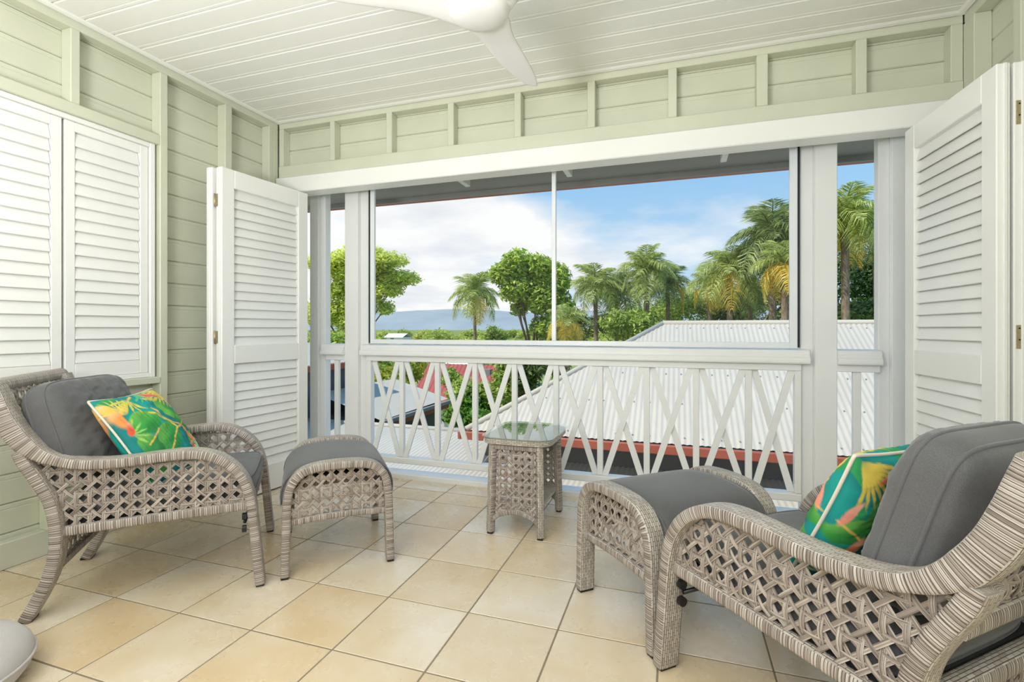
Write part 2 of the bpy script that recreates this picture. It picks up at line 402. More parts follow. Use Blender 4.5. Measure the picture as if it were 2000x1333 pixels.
# scotia cornice
def cornice(n, prof, a0, a1, axis):
    o = prism('trim_%d' % n, prof, a0, a1, 'ceil', None, axis); tag(o, 'white ceiling cornice strip number side %s' % ('left', 'back', 'right')[n-1], 'cornice', None, 'structure')
    o['label'] = 'white cornice strip along the %s edge of the ceiling' % ('left', 'back', 'right')[n-1]
cp = lambda s, x: [(x, ZC+.001), (x, ZC-.006), (x+s*.012, ZC-.012), (x+s*.03, ZC-.008), (x+s*.042, ZC-.002), (x+s*.045, ZC+.001)]
cornice(1, cp(1, XL+.001), REAR, YB-.002, 'y'); cornice(2, cp(-1, YB-.001), XL+.002, XR-.002, 'x'); cornice(3, cp(-1, XR-.001), REAR, YB-.002, 'y')
# white door head over the opening
hd = box('trim_4', XL+.004, XR-.003, YB-.035, 3.55, 2.403, 2.538, 'white', None, .006); tag(hd, 'deep white timber door head spanning the opening', 'lintel', None, 'structure')
trk = box('trim_5', XL+.03, XR-.03, 3.552, 3.585, 2.406, 2.44, 'white', None, .003); tag(trk, 'thin white folding door track under the door head', 'track', None, 'structure')

# plantation shutters in the left window
win = empty('window_1', (XL-.04, 1.9, WZ0)); tag(win, 'white plantation shutter window on the left wall', 'window', None, 'structure')
wx, wy, wz = win.location
def inw(name, x0, x1, y0, y1, z0, z1, mat, par, off=(0, 0, 0), bev=.003, rot=None):
    return obj(name, box_mesh(x1-x0, y1-y0, z1-z0, mat, bev), par, ((x0+x1)/2-wx-off[0], (y0+y1)/2-wy-off[1], (z0+z1)/2-wz-off[2]), rot)
inw('window_frame', XL-.075, XL-.02, 2.372, 2.405, WZ0, WZ1, 'white', win)
inw('window_frame', XL-.075, XL-.02, WY0, 2.372, WZ1-.03, WZ1-.001, 'white', win)
inw('window_frame', XL-.075, XL-.02, WY0, 2.372, WZ0+.001, WZ0+.03, 'white', win)
def panel(y0, y1):
    z0, z1 = WZ0+.031, WZ1-.031
    p = empty('shutter_panel', (0, 0, 0), 0, win)
    x0, x1 = XL-.062, XL-.034; st = .052
    inw('stile', x0, x1, y0, y0+st, z0, z1, 'white', p); inw('stile', x0, x1, y1-st, y1, z0, z1, 'white', p)
    inw('rail', x0, x1, y0+st, y1-st, z1-.055, z1, 'white', p); inw('rail', x0, x1, y0+st, y1-st, z0, z0+.085, 'white', p)
    n = 19; a, b = z0+.092, z1-.062; dz = (b-a)/n
    for k in range(n):
        zc = a+dz*(k+.5)
        inw('slat', -.0045+(x0+x1)/2, .0045+(x0+x1)/2, y0+st+.002, y1-st-.002, zc-.0425, zc+.0425, 'white', p, (0, 0, 0), .004, (0, math.radians(-15), 0))
panel(1.897, 2.368); panel(1.412, 1.883); panel(.93, 1.40)

# folding louvred doors (two leaves stacked each side)
def leaf(n, x0, x1, y0, y1, label, dx=0.0):
    w_ = y1-y0; an = math.atan2(dx, w_)
    e = empty('door_%d' % n, ((x0+x1)/2+dx/2, (y0+y1)/2, .012), -an); tag(e, label, 'door', None, 'structure')
    w = y1-y0; t = x1-x0; h = 2.375-.012; st = .098
    def bx(name, ya, yb, za, zb, tt=t, bev=.004): return obj(name, box_mesh(tt, yb-ya, zb-za, 'white', bev), e, (0, (ya+yb)/2, (za+zb)/2))
    bx('stile', -w/2, -w/2+st, 0, h); bx('stile', w/2-st, w/2, 0, h)
    zz = [(0, .20), (1.0-.012, 1.132-.012), (2.245-.012, h)]
    for a, b in zz: bx('rail', -w/2+st, w/2-st, a, b)
    dirn = 1 if x0 < -1 else -1              # which face looks into the room
    for a, b in ((.20, .988), (1.12, 2.233)):
        k = int(round((b-a)/.0655)); dz = (b-a)/k
        for q in range(k):
            zc = a+dz*(q+.5)
            obj('slat', box_mesh(.009, w-2*st-.002, .079, 'white', .003), e, (0, 0, zc), (0, math.radians(-dirn*17), 0))
    return e
d1 = leaf(1, -3.050, -2.992, 2.652, 3.425, 'white louvred folding door leaf facing the room at left', .068)
d2 = leaf(2, -3.125, -3.068, 2.640, 3.425, 'white louvred door leaf folded behind the left one against green wall', .055)
d3 = leaf(3, 1.285, 1.335, 2.655, 3.415, 'white louvred folding door leaf facing the room at right', -.05)
d4 = leaf(4, 1.347, 1.400, 2.662, 3.415, 'white louvred door leaf folded behind the right one with brass hinges', -.045)
def hinge(par, wx_, y, z, wide):
    # two plates and a knuckle, on the leaf end facing the viewer
    p = par.matrix_basis.inverted() @ Vector((wx_, y, z))
    h = obj('hinge', box_mesh(wide, .003, .085, 'brass', .0008), par, (p.x-wide/2-.004, p.y-.0015, p.z))
    obj('hinge_plate', box_mesh(wide, .003, .085, 'brass', .0008), h, (wide+.008, 0, 0))
    V, Fc = tube_data([(0, 0, -.045), (0, 0, .045)], .0055, 10); obj('hinge_pin', mesh('hinge_pin', V, Fc, 'brass', smooth=True), h, (wide/2+.004, -.0025, 0))
for z in (2.145, 1.19, .25): hinge(d1, -3.056, 2.654, z, .034)
def bighinge(par, x0, x1, y, z):
    p = par.matrix_basis.inverted() @ Vector(((x0+x1)/2, y, z))
    h = obj('hinge', box_mesh(x1-x0, .003, .10, 'brass', .001), par, (p.x, p.y-.0015, p.z))
    for dx, dz in ((-.008, .036), (.006, .012), (-.008, -.012), (.006, -.036)):
        V, Fc = tube_data([(0, 0, 0), (0, -.0015, 0)], .0035, 8); obj('hinge_screw', mesh('hinge_screw', V, Fc, 'black'), h, (dx, -.0015, dz))
for z in (2.16, 1.215, .25): bighinge(d4, 1.353, 1.393, 2.663, z)
for d_, w_ in ((d3, .76), (d4, .753), (d1, .773), (d2, .785)):
    obj('edge_bead', box_mesh(.014, .008, 2.36, 'white', .002), d_, (.004, -w_/2-.003, 1.181))

# ------------------------------------------------------------------ balcony front: posts, rails, screens, eave
PY = 3.72
def post(x0, x1, lab, side):
    e = empty('veranda_post', ((x0+x1)/2, PY+.03, 0)); tag(e, lab, 'post', None)
    w = x1-x0
    obj('shaft', box_mesh(w*.62, .10, 2.555, 'post_white', .004), e, (side*w*.19, 0, 1.2775))
    obj('stop', box_mesh(w*.36, .075, 2.554, 'post_white', .003), e, (-side*w*.31, .018, 1.277))
    obj('stop', box_mesh(w*.05, .086, 2.554, 'post_white', .003), e, (-side*w*.11, .012, 1.277))
post(-3.143, -2.998, 'white jamb post beside the left folding doors', -1)
post(-2.770, -2.548, 'wide white veranda post left of the screens', -1)
post(.772, .978, 'wide white veranda post right of the screens', 1)
post(1.208, 1.375, 'white jamb post beside the right folding doors', 1)
rail = empty('balustrade', (-.885, PY, 0)); tag(rail, 'white timber balustrade with crossed braces between uprights', 'railing')
def inr(name, x0, x1, y0, y1, z0, z1, bev=.003, par=None): return obj(name, box_mesh(x1-x0, y1-y0, z1-z0, 'post_white', bev), rail, ((x0+x1)/2+.885, (y0+y1)/2-PY, (z0+z1)/2))
RP = [(3.665, 1.020), (3.80, 1.020), (3.80, 1.075), (3.78, 1.108), (3.735, 1.118), (3.69, 1.108), (3.678, 1.085), (3.678, 1.066), (3.668, 1.058), (3.660, 1.045), (3.660, 1.030)]
def rail_prof(a, b):
    o = prism('top_rail', RP, a, b, 'post_white', None); o.parent = rail; o.matrix_parent_inverse = Matrix.Translation((.885, -PY, 0)); return o
rail_prof(-2.594, .818); rail_prof(-3.00, -2.768); rail_prof(.976, 1.215)
inr('under_rail', -2.55, .774, 3.70, 3.76, .972, 1.0195); inr('bottom_rail', -2.55, .774, 3.685, 3.775, .115, .165, .006)
inr('under_rail', -2.97, -2.765, 3.70, 3.76, .972, 1.0195); inr('bottom_rail', -2.97, -2.765, 3.685, 3.775, .115, .165, .006)
inr('under_rail', .974, 1.212, 3.70, 3.76, .972, 1.0195); inr('bottom_rail', .974, 1.212, 3.685, 3.775, .115, .165, .006)
inr('side_stop', -2.548, -2.505, 3.70, 3.76, .166, .971); inr('side_stop', .735, .773, 3.70, 3.76, .166, .971)
bx0, bx1 = -2.548, .795; N = 10; bw = (bx1-bx0)/N
for k in range(1, N): x = bx0+k*bw; inr('baluster', x-.021, x+.021, 3.712, 3.748, .166, .971)
inr('baluster', -2.889, -2.847, 3.712, 3.748, .166, .971); inr('baluster', 1.068, 1.112, 3.712, 3.748, .166, .971)
for k in range(N):
    a, b = bx0+k*bw+.036, bx0+(k+1)*bw-.036
    if k == 0: a += .02
    if k == N-1: b -= .04
    for s, (xa, xb) in enumerate(((a, b), (b, a))):
        w = .021; yy0, yy1 = (3.714, 3.730) if s else (3.7305, 3.746); kx = w*1.06
        pr = [(xa-kx, .971), (xa+kx, .971), (xb+kx, .166), (xb-kx, .166)]
        o = prism('brace', pr, yy0, yy1, 'post_white', None, 'y'); o.parent = rail; o.matrix_parent_inverse = Matrix.Translation((.885, -PY, 0))
sl = box('trim_6', XL-.02, XR+.02, 3.657, 3.80, -.06, .038, 'post_white', None, .005); tag(sl, 'white timber kerb along the outer floor edge', 'kerb', None, 'structure')
# screens
scn = empty('insect_screen', (-.885, PY, 1.13)); tag(scn, 'pair of framed insect screens above the balustrade', 'screen')
def ins(name, x0, x1, y0, y1, z0, z1, mat='alu', bev=.002): return obj(name, box_mesh(x1-x0, y1-y0, z1-z0, mat, bev), scn, ((x0+x1)/2+.885, (y0+y1)/2-PY, (z0+z1)/2-1.13))
ins('seal', -2.530, -2.512, 3.706, 3.716, 1.125, 2.55, 'black'); ins('seal', .752, .766, 3.706, 3.716, 1.125, 2.55, 'black')
ins('frame_stile', -2.511, -2.470, 3.700, 3.724, 1.121, 2.55); ins('frame_stile', .705, .751, 3.700, 3.724, 1.121, 2.55)
ins('frame_rail', -2.470, .705, 3.700, 3.724, 1.121, 1.158); ins('frame_rail', -2.470, .705, 3.700, 3.724, 2.53, 2.55)
ins('mullion', -.905, -.874, 3.698, 3.726, 1.158, 2.53)
def pane(par, px_, x0, x1, z0, z1, o0):
    me = mesh('mesh_pane', [(x0, 0, z0), (x1, 0, z0), (x1, 0, z1), (x0, 0, z1)], [(0, 1, 2, 3)], 'screen'); return obj('mesh_pane', me, par, (0, 3.712-PY, 0))
pane(scn, 0, -2.470+.885, -.905+.885, 1.158-1.13, 2.53-1.13, 0); pane(scn, 0, -.874+.885, .705+.885, 1.158-1.13, 2.53-1.13, 0)
# eave over the balcony
ev = empty('eave', (-.9, 4.1, 2.5)); tag(ev, 'grey lined eave with brick red gutter edge above the screens', 'eave', None, None)
def ine(name, x0, x1, y0, y1, z0, z1, mat): return obj(name, box_mesh(x1-x0, y1-y0, z1-z0, mat, .004), ev, ((x0+x1)/2+.9, (y0+y1)/2-4.1, (z0+z1)/2-2.5))
ine('soffit', -5, 3.0, 3.80, 4.40, 2.560, 2.585, 'soffit'); ine('fascia', -5, 3.5, 4.40, 4.43, 2.515, 2.72, 'soffit')
ine('gutter', -5, 3.5, 4.431, 4.53, 2.528, 2.65, 'red_trim')
for x in (-1.75, -.84, .33): ine('bracket', x-.022, x+.022, 3.83, 4.06, 2.50, 2.559, 'post_white')
rs = box('trim_7', XL-.6, XR+.6, REAR-.4, 4.39, ZC+.14, ZC+.2, 'soffit', None, 0); tag(rs, 'unseen roof slab added above the ceiling to block the sun', 'roof', None, 'structure')  # unseen slab added to keep direct sun out of the room

# ------------------------------------------------------------------ ceiling fan
FX, FY = -.83, 2.04
fan = empty('ceiling_fan', (FX, FY, 2.66)); tag(fan, 'white three blade ceiling fan with round moulded hub', 'fan')
lathe('canopy', [(.02, .355), (.075, .352), (.075, .30), (.06, .285), (.02, .28)], 'fan', fan)
lathe('downrod', [(.014, .29), (.014, .06)], 'fan', fan, seg=16)
lathe('hub', [(.03, .075), (.10, .065), (.135, .03), (.14, .0), (.135, -.018), (.11, -.040), (.07, -.052), (.02, -.056)], 'fan', fan, seg=48)
def blade():
    st = [(.02, -.125, .115), (.10, -.118, .112), (.18, -.098, .092), (.28, -.092, .080), (.42, -.088, .077), (.55, -.072, .074), (.66, -.045, .066), (.74, -.015, .052), (.765, .030, .046)]
    st, _ = crom(st, .03); V = []; Fc = []; n = 14
    for k, (r, a, b) in enumerate(st):
        tk = .016*(1-.6*r/.77); dz = -.012+.02*min(1, r/.3)
        for q in range(n):
            th = 2*PI*q/n; cx = (a+b)/2; hw = (b-a)/2; xx = math.copysign(abs(math.cos(th))**.7, math.cos(th))
            tw = -(xx*hw)*.10; V.append((cx+xx*hw, r, dz+math.sin(th)*tk/2*2+tw))
    m = len(st)
    for k in range(m-1):
        for q in range(n): Fc.append([k*n+q, k*n+(q+1) % n, (k+1)*n+(q+1) % n, (k+1)*n+q])
    Fc += [list(range(n))[::-1], list(range((m-1)*n, m*n))]
    return mesh('blade', V, Fc, 'fan', smooth=True)
bl = blade()
for a in (-1, 119, 239): obj('blade', bl, fan, (0, 0, 0), (0, 0, math.radians(a)))

# ------------------------------------------------------------------ wicker builders
def sweep(name, path, lat, T_, W_, parent, ds=.0045, ridge=.0016, cap=True, u0=0.0, tk=None):
    """band of cross-section T_ (in the path plane) x W_ (across). path 2D pts in (x,z); lat(x,z)->y centre."""
    P, s = crom(path, ds); n = len(P); tn = np.gradient(P, axis=0); tn /= np.linalg.norm(tn, axis=1)[:, None]
    nr = np.stack([-tn[:, 1], tn[:, 0]], 1)
    h, w = T_/2, W_/2; r = min(h, w)*.45
    ring = []   # (n offset, y offset, side?) going round
    ring += [(-h+r, w, 1), (0, w+.001, 1), (h-r, w, 1), (h-r*.3, w-r*.3, 1)]
    ring += [(h, w-r, 0), (h+.001, w*.33, 0), (h+.001, -w*.33, 0), (h, -w+r, 0)]
    ring += [(h-r*.3, -w+r*.3, 1), (h-r, -w, 1), (0, -w-.001, 1), (-h+r, -w, 1), (-h+r*.3, -w+r*.3, 1)]
    ring += [(-h, -w+r, 0), (-h-.001, -w*.33, 0), (-h-.001, w*.33, 0), (-h, w-r, 0), (-h+r*.3, w-r*.3, 1)]
    R = np.array(ring); m = len(ring)
    per = np.concatenate([[0], np.cumsum(np.linalg.norm(np.diff(R[:, :2], axis=0), axis=1))])
    V = []; UV = []
    for i in range(n):
        amp = ridge*(1 if i % 2 else -0.6); ks = tk(i/(n-1)) if tk else 1.0; yc = lat(P[i, 0], P[i, 1])
        for k in range(m):
            a, y_, sd_ = ring[k]; g = amp*sd_
            aa = a+(math.copysign(g, a) if abs(a) > h*.8 else 0); yy = y_+(math.copysign(g, y_) if abs(y_) > w*.8 else 0)
            aa *= ks; V.append((P[i, 0]+nr[i, 0]*aa, yc+yy, P[i, 1]+nr[i, 1]*aa)); UV.append((u0+s[i], per[k]))
    Fc = []; mi = []
    for i in range(n-1):
        for k in range(m):
            k2 = (k+1) % m; Fc.append([i*m+k, i*m+k2, (i+1)*m+k2, (i+1)*m+k])
            mi.append(0 if (ring[k][2] and ring[k2][2]) else 1)
    if cap: Fc += [list(range(m))[::-1], list(range((n-1)*m, n*m))]; mi += [1, 1]
    me = mesh(name, V, Fc, ['wrap', 'weave'], UV, mi, True)
    if cap:
        for q in (-1, -2): me.polygons[len(Fc)+q].use_smooth = False
    return obj(name, me, parent)

def inside(poly, x, y):
    c = False; j = len(poly)-1
    for i in range(len(poly)):
        xi, yi = poly[i]; xj, yj = poly[j]
        if (yi > y) != (yj > y) and x < (xj-xi)*(y-yi)/(yj-yi)+xi: c = not c
        j = i
    return c
def cane(name, poly, f, parent, a=.050, wd=.0125, wh=.0072, th=.0022, mir=False):
    """open cane weave filling poly (2D); f(p,q,off)->3D. Strands are bent over and under one another."""
    xs = [p[0] for p in poly]; ys = [p[1] for p in poly]; x0, x1, y0, y1 = min(xs), max(xs), min(ys), max(ys)
    V = []; Fc = []; UV = []; cnt = [0]
    def strand(p0, d, length, w, amp, phase, base):
        st = a/8; n = int(length/st)+2; run = []
        def flush():
            if len(run) >= 3:
                b0 = len(V); cnt[0] += 1
                for (x, y, o) in run:
                    for sgn in (-1, 1):
                        for oo in (-th/2, th/2):
                            V.append(f(x-d[1]*w/2*sgn, y+d[0]*w/2*sgn, o+oo)); UV.append((cnt[0]+.5, .02+.96*(sgn+1)/2))
                for i in range(len(run)-1):
                    b = b0+4*i; Fc.extend([[b+1, b+3, b+7, b+5], [b, b+4, b+6, b+2], [b, b+1, b+5, b+4], [b+2, b+6, b+7, b+3]])
            run.clear()
        for i in range(n):
            x, y = p0[0]+d[0]*i*st, p0[1]+d[1]*i*st
            if inside(poly, x, y): run.append((x, y, base+amp*math.cos(2*PI*(i*st)/phase)))
            else: flush()
        flush()
    r2 = math.sqrt(.5); diag = (x1-x0)+(y1-y0)
    k0 = math.floor((x0+y0)/a)-1; k1 = math.ceil((x1+y1)/a)+1
    for k in range(k0, k1):                     # x + y = (k+.5) a
        cc = (k+.5)*a; xs_ = math.floor((x0-a)/(a/2))*(a/2); strand((xs_, cc-xs_), (r2, -r2), diag*1.6, wd, .0022, a*r2*2, .0014)
    k0 = math.floor((x0-y1)/a)-1; k1 = math.ceil((x1-y0)/a)+1
    for k in range(k0, k1):
        cc = (k+.5)*a; xs_ = math.floor((x0-a)/(a/2))*(a/2); strand((xs_, xs_-cc), (r2, r2), diag*1.6, wd, -.0022, a*r2*2, -.0014)
    for k in range(math.floor(x0/a)-1, math.ceil(x1/a)+1):
        for s_ in (-1, 1): strand(((k+.5)*a+s_*.0042, math.floor(y0/a)*a), (0, 1), y1-y0+2*a, wh, .0050, a*2, .0)
    for k in range(math.floor(y0/a)-1, math.ceil(y1/a)+1):
        strand((math.floor(x0/a)*a, (k+.5)*a), (1, 0), x1-x0+2*a, wh*1.2, -.0050, a*2, .0)
    o = obj(name, mesh(name, V, Fc, 'strand', UV), parent); o['kind'] = 'stuff'; return o
def foot(parent, x, y, sx_, sy_, rz=0):
    return obj('foot', box_mesh(sx_, sy_, .012, 'black', .002), parent, (x, y, .006))

# ------------------------------------------------------------------ armchair
def make_chair(loc, rz, label):
    e = empty('wicker_armchair', loc, rz); tag(e, label, 'armchair', 'wicker armchairs')
    HW = .350                                     # lateral centre of the arm band at the front
    W_ = .088
    arm = [(-.030, .38), (-.044, .455), (-.072, .530), (-.122, .595), (-.195, .643), (-.285, .664), (-.40, .662), (-.53, .652), (-.64, .652), (-.735, .664), (-.82, .697), (-.887, .750), (-.935, .818), (-.968, .89), (-.995, .965), (-1.008, 1.0)]
    front = [(.005, .012), (-.006, .12), (-.018, .25), (-.027, .34), (-.031, .385)]
    rear = [(-.912, .728), (-.894, .680), (-.850, .600), (-.812, .520), (-.792, .435), (-.786, .36), (-.792, .26), (-.815, .17), (-.852, .085), (-.892, .010)]
    for s in (-1, 1):
        lat = lambda x, z, s=s: s*(HW-.035*max(0, min(1, -x/.9)))
        sweep('leg', front, lat, .042, W_, e); sweep('armrest', arm, lat, .042, W_, e, u0=1.7+s, tk=lambda f: 1+.75*max(0, min(1, (f-.70)/.10)))
        sweep('leg', rear, lat, .046, W_*.95, e, u0=3.1+s)
        foot(e, .004, s*HW, .036, .070); foot(e, -.892, s*.315, .05, .066)
        sr = [(-.045, .392), (-.30, .384), (-.55, .374), (-.775, .364)]
        sweep('side_rail', sr, lat, .040, .034, e, u0=5.3)
        poly = [(-.052, .405), (-.066, .505), (-.125, .57), (-.2, .618), (-.285, .638), (-.40, .638), (-.53, .628), (-.64, .628), (-.735, .640), (-.80, .662), (-.87, .682), (-.83, .61), (-.79, .52), (-.772, .44), (-.768, .382), (-.55, .390), (-.3, .402)]
        cane('side_panel', poly, lambda p, q, o, lat=lat: (p, lat(p, q)+o, q), e)
    # seat frame
    def cross(name, x, z, t1, t2, half, u=0.0):
        pts = [(-half, z), (half, z)]
        o = sweep(name, pts, lambda a_, b_: 0.0, t1, t2, e, u0=u); o.rotation_euler = (0, 0, PI/2); o.location = (x, 0, 0); return o
    cross('front_rail', -.050, .388, .055, .036, HW-.035); cross('rear_rail', -.800, .405, .045, .045, .29, 2.0)
    obj('seat_deck', box_mesh(.68, .60, .05, 'deck', .004), e, (-.42, 0, .388))
    # back: rails and cane, leaning
    ax = lambda z: -.852-(z-.60)*.32
    cross('back_rail', ax(.60), .600, .040, .040, .292, 4.0)
    V, Fc = tube_data([(-1.022, y, 1.002) for y in np.linspace(-.347, .347, 60)], .034, 16)
    UV = [(1.2+(v.y)*.6 if hasattr(v, 'y') else v[1], 0.05*i) for i, v in enumerate(V)]
    uvs = []
    for i in range(60):
        for k in range(16): uvs.append((k*.0135, .704*i/59))
    obj('top_rail', mesh('top_rail', V, Fc, 'weave', uvs, None, True), e)
    for s in (-1, 1):
        V, Fc = tube_data([(-1.022, s*.3472, 1.002), (-1.022, s*.351, 1.002)], .0335, 16); obj('end_cap', mesh('end_cap', V, Fc, 'wrap', [(v[0], v[2]) for v in V]), e)
    poly = [(-.278, .615), (.278, .615), (.278, .985), (-.278, .985)]
    cane('back_panel', poly, lambda p, q, o: (ax(q)+o, p, q), e)
    poly = [(-.278, .22), (.278, .22), (.278, .385), (-.278, .385)]
    cane('rear_apron', poly, lambda p, q, o: (-.795+o, p, q), e)
    cross('rear_apron_rail', -.795, .21, .03, .03, .29, 6.0)
    for dz in (.335, .275):
        for s in (-1, 1):
            V, Fc = tube_data([(-.058, s*(HW-.012), dz), (-.076, s*(HW-.012), dz)], .017, 10); obj('pivot_knob', mesh('pivot_knob', V, Fc, 'black'), e)
    tube('recline_bar', [(-.066, -HW+.02, .305), (-.066, HW-.02, .305)], .008, 'black', e)
    return e

LC = (-2.170, 2.201, 0); LA = math.radians(40.5)
RC = (.224, 2.160, 0); RA = math.radians(131.7)
chl = make_chair(LC, LA, 'grey wicker armchair by the shuttered window on the left')
def copy_tree(o, parent=None):
    c = o.copy(); C.objects.link(c); c.parent = parent
    for ch in list(o.children): copy_tree(ch, c)
    return c
chr_ = copy_tree(chl); chr_.location = RC; chr_.rotation_euler = (0, 0, RA); chr_['label'] = 'grey wicker armchair seen from behind in the right foreground'

# ------------------------------------------------------------------ ottoman
OL, OW = .53, .70
def make_ottoman(loc, rz, label):
    e = empty('wicker_ottoman', loc, rz); tag(e, label, 'ottoman', 'wicker ottomans')
    path = [(.006, .012), (.009, .13), (.013, .28), (.018, .39), (.036, .462), (.082, .515), (.15, .538), (.265, .545), (.38, .538), (.448, .515), (.494, .462), (.512, .39), (.517, .28), (.521, .13), (.524, .012)]
    iy = .285
    for s in (-1, 1):
        lat = lambda x, z, s=s: s*(OW/2-.042)
        o = sweep('side_frame', path, lat, .040, .080, e)
        foot(e, .006, s*(OW/2-.042), .036, .072); foot(e, .524, s*(OW/2-.042), .036, .072)
        sweep('side_rail', [(.03, .272), (.27, .282), (.50, .272)], lat, .030, .032, e, u0=2)
        poly = [(.030, .284), (.036, .39), (.056, .45), (.098, .497), (.16, .519), (.265, .525), (.37, .519), (.432, .497), (.474, .45), (.494, .39), (.500, .284), (.27, .294)]
        cane('side_panel', poly, lambda p, q, o_, lat=lat: (p, lat(p, q)+o_, q), e)
    for x in (.03, .50):
        o = sweep('cross_rail', [(-OW/2+.08, .33), (OW/2-.08, .33)], lambda a, b: 0.0, .034, .034, e); o.rotation_euler = (0, 0, PI/2); o.location = (x, 0, 0)
    # slatted bed under the cushion
    obj('seat_deck', box_mesh(.40, OW-.17, .012, 'deck', .003), e, (.265, 0, .48))
    return e
def ottoman_cushion(loc, rz, label):
    # waterfall pad between the side frames
    prof = [(-.012, .365), (-.014, .42), (.004, .478), (.058, .530), (.15, .552), (.265, .558), (.38, .552), (.472, .530), (.526, .478), (.544, .42), (.542, .365)]
    P, s = crom(prof, .02); inn = [(x*.80+.053, z-.058) for x, z in P]
    half = OW/2-.086; V = []; Fc = []; ny = 15; n = len(P)
    tn = np.gradient(P, axis=0)
    for j in range(ny):
        t = -1+2*j/(ny-1); y = half*math.copysign(1-(1-abs(t))**1.6, t); sag = .012*(abs(t))**8+.004*t*t
        for k in range(n): V.append((P[k, 0]+(.265-P[k, 0])*sag*1.2, y, P[k, 1]-sag))
        for k in range(n)[::-1]: V.append((inn[k][0], y, inn[k][1]))
    m = 2*n
    for j in range(ny-1):
        for k in range(m): Fc.append([j*m+k, (j+1)*m+k, (j+1)*m+(k+1) % m, j*m+(k+1) % m])
    Fc += [list(range(m)), list(range((ny-1)*m, ny*m))[::-1]]
    me = mesh('ottoman_cushion', V, Fc, 'charcoal', smooth=True)
    e = obj('ottoman_cushion', me, None, loc, (0, 0, rz)); tag(e, label, 'cushion', 'ottoman cushions')
    for t in (-1, 1):
        tube('piping', [(x, t*(half-.001), z-.014) for x, z in P[::1]], .005, 'piping', e, 6)
    return e
def otto_origin(p0, deg, side):
    a = math.radians(deg); l = Vector((-math.sin(a), math.cos(a)));  p = Vector(p0)+l*side*OW/2; return (p.x, p.y, 0)
o1 = otto_origin((-1.849, 1.989), 40.9, 1); a1 = math.radians(40.9)
# right one: near side frame runs from (-.104,1.963) forward to (-.443,2.343)
o2 = otto_origin((-.100, 1.958), 131.7, -1); a2 = math.radians(131.7)
otl = make_ottoman(o1, a1, 'grey wicker ottoman in front of the left armchair')
otr = copy_tree(otl); otr.location = o2; otr.rotation_euler = (0, 0, a2); otr['label'] = 'grey wicker ottoman in front of the right armchair'
ottoman_cushion(o1, a1, 'charcoal waterfall pad on the left ottoman'); ottoman_cushion(o2, a2, 'charcoal waterfall pad on the right ottoman')

# ------------------------------------------------------------------ side table
TX, TY = -.925, 3.10
tb = empty('side_table', (TX, TY, 0)); tag(tb, 'small wicker side table with glass top by the balustrade', 'table')
def splay(z): return 1-.10*z/.55
def leg4(sx_, sy_):
    pts = [(0, .012), (0, .20), (0, .40), (0, .552)]
    o = sweep('leg', [(p[1], 0) for p in pts], lambda a, b: 0.0, .040, .040, tb)
    # bring the straight band upright, then lean it inward
    o.rotation_euler = (0, -PI/2, 0)
    base = Vector((sx_*.158, sy_*.242, 0)); top = Vector((sx_*.158*.93, sy_*.242*.93, .552)); d = (top-base).normalized()
    o.rotation_euler = d.to_track_quat('X', 'Z').to_euler(); o.location = base
    foot(tb, base.x, base.y, .034, .034)
for sx_ in (-1, 1):
    for sy_ in (-1, 1): leg4(sx_, sy_)
k_ = lambda z: 1-.07*z/.552
for sy_ in (-1, 1):
    top = [(-.125, .515), (.125, .515)]
    arc = [(-.148, .085), (-.09, .125), (0, .143), (.09, .125), (.148, .085)]
    yy = lambda z, s=sy_: s*.240*k_(z)
    sweep('apron_arch', arc, lambda x, z, s=sy_: s*.240*k_(z), .028, .030, tb)
    sweep('apron_rail', [(-.13, .528), (.13, .528)], lambda x, z, s=sy_: s*.240*k_(z), .03, .030, tb)
    poly = [(-.140, .10), (-.09, .138), (0, .155), (.09, .138), (.140, .10), (.128, .515), (-.128, .515)]
    cane('end_panel', poly, lambda p, q, o, s=sy_: (p, s*.240*k_(q)+o, q), tb, .042)
def basket(name, x0, x1, y0, y1, z0, z1, par):
    nx = max(2, int((x1-x0)/.02)); V = [(x0, y0, z0), (x1, y0, z0), (x1, y1, z0), (x0, y1, z0), (x0, y0, z1), (x1, y0, z1), (x1, y1, z1), (x0, y1, z1)]
    Fc = [(0, 3, 2, 1), (4, 5, 6, 7), (0, 1, 5, 4), (1, 2, 6, 5), (2, 3, 7, 6), (3, 0, 4, 7)]
    uv = []
    for f in Fc:
        for i in f:
            v = V[i]; uv.append((v[0], v[1]) if f in Fc[:2] else ((v[0]+v[1], v[2])))
    return obj(name, mesh(name, V, Fc, 'weave', uv), par)
basket('shelf', -.148, .148, -.228, .228, .155, .178, tb)
def rrect(hx, hy, r, bow, n=8):
    pts = []
    for cx, cy, a0 in ((hx-r, hy-r, 0), (-hx+r, hy-r, 90), (-hx+r, -hy+r, 180), (hx-r, -hy+r, 270)):
        for k in range(n+1):
            a = math.radians(a0+90*k/n); pts.append([cx+r*math.cos(a), cy+r*math.sin(a)])
    out = []
    for i, p in enumerate(pts):
        out.append(p)
        if (i+1) % (n+1) == 0:
            q = pts[(i+1) % len(pts)]
            for t in (.2, .4, .6, .8): out.append([p[0]+(q[0]-p[0])*t, p[1]+(q[1]-p[1])*t])
    res = []
    for x, y in out:
        res.append((x*(1+bow*(1-(y/hy)**2)), y*(1+bow*(1-(x/hx)**2))))
    return res
def slab(name, pr, z0, z1, mat, par, uv=True, bev=.002):
    o = prism(name, pr, z0, z1, mat, par, 'z')
    if uv:
        me = o.data; l = me.uv_layers.new(name='UVMap')
        for p in me.polygons:
            for li in p.loop_indices:
                v = me.vertices[me.loops[li].vertex_index].co
                l.data[li].uv = (v.x, v.y) if abs(p.normal.z) > .5 else (math.atan2(v.y, v.x)*.25, v.z)
    return o
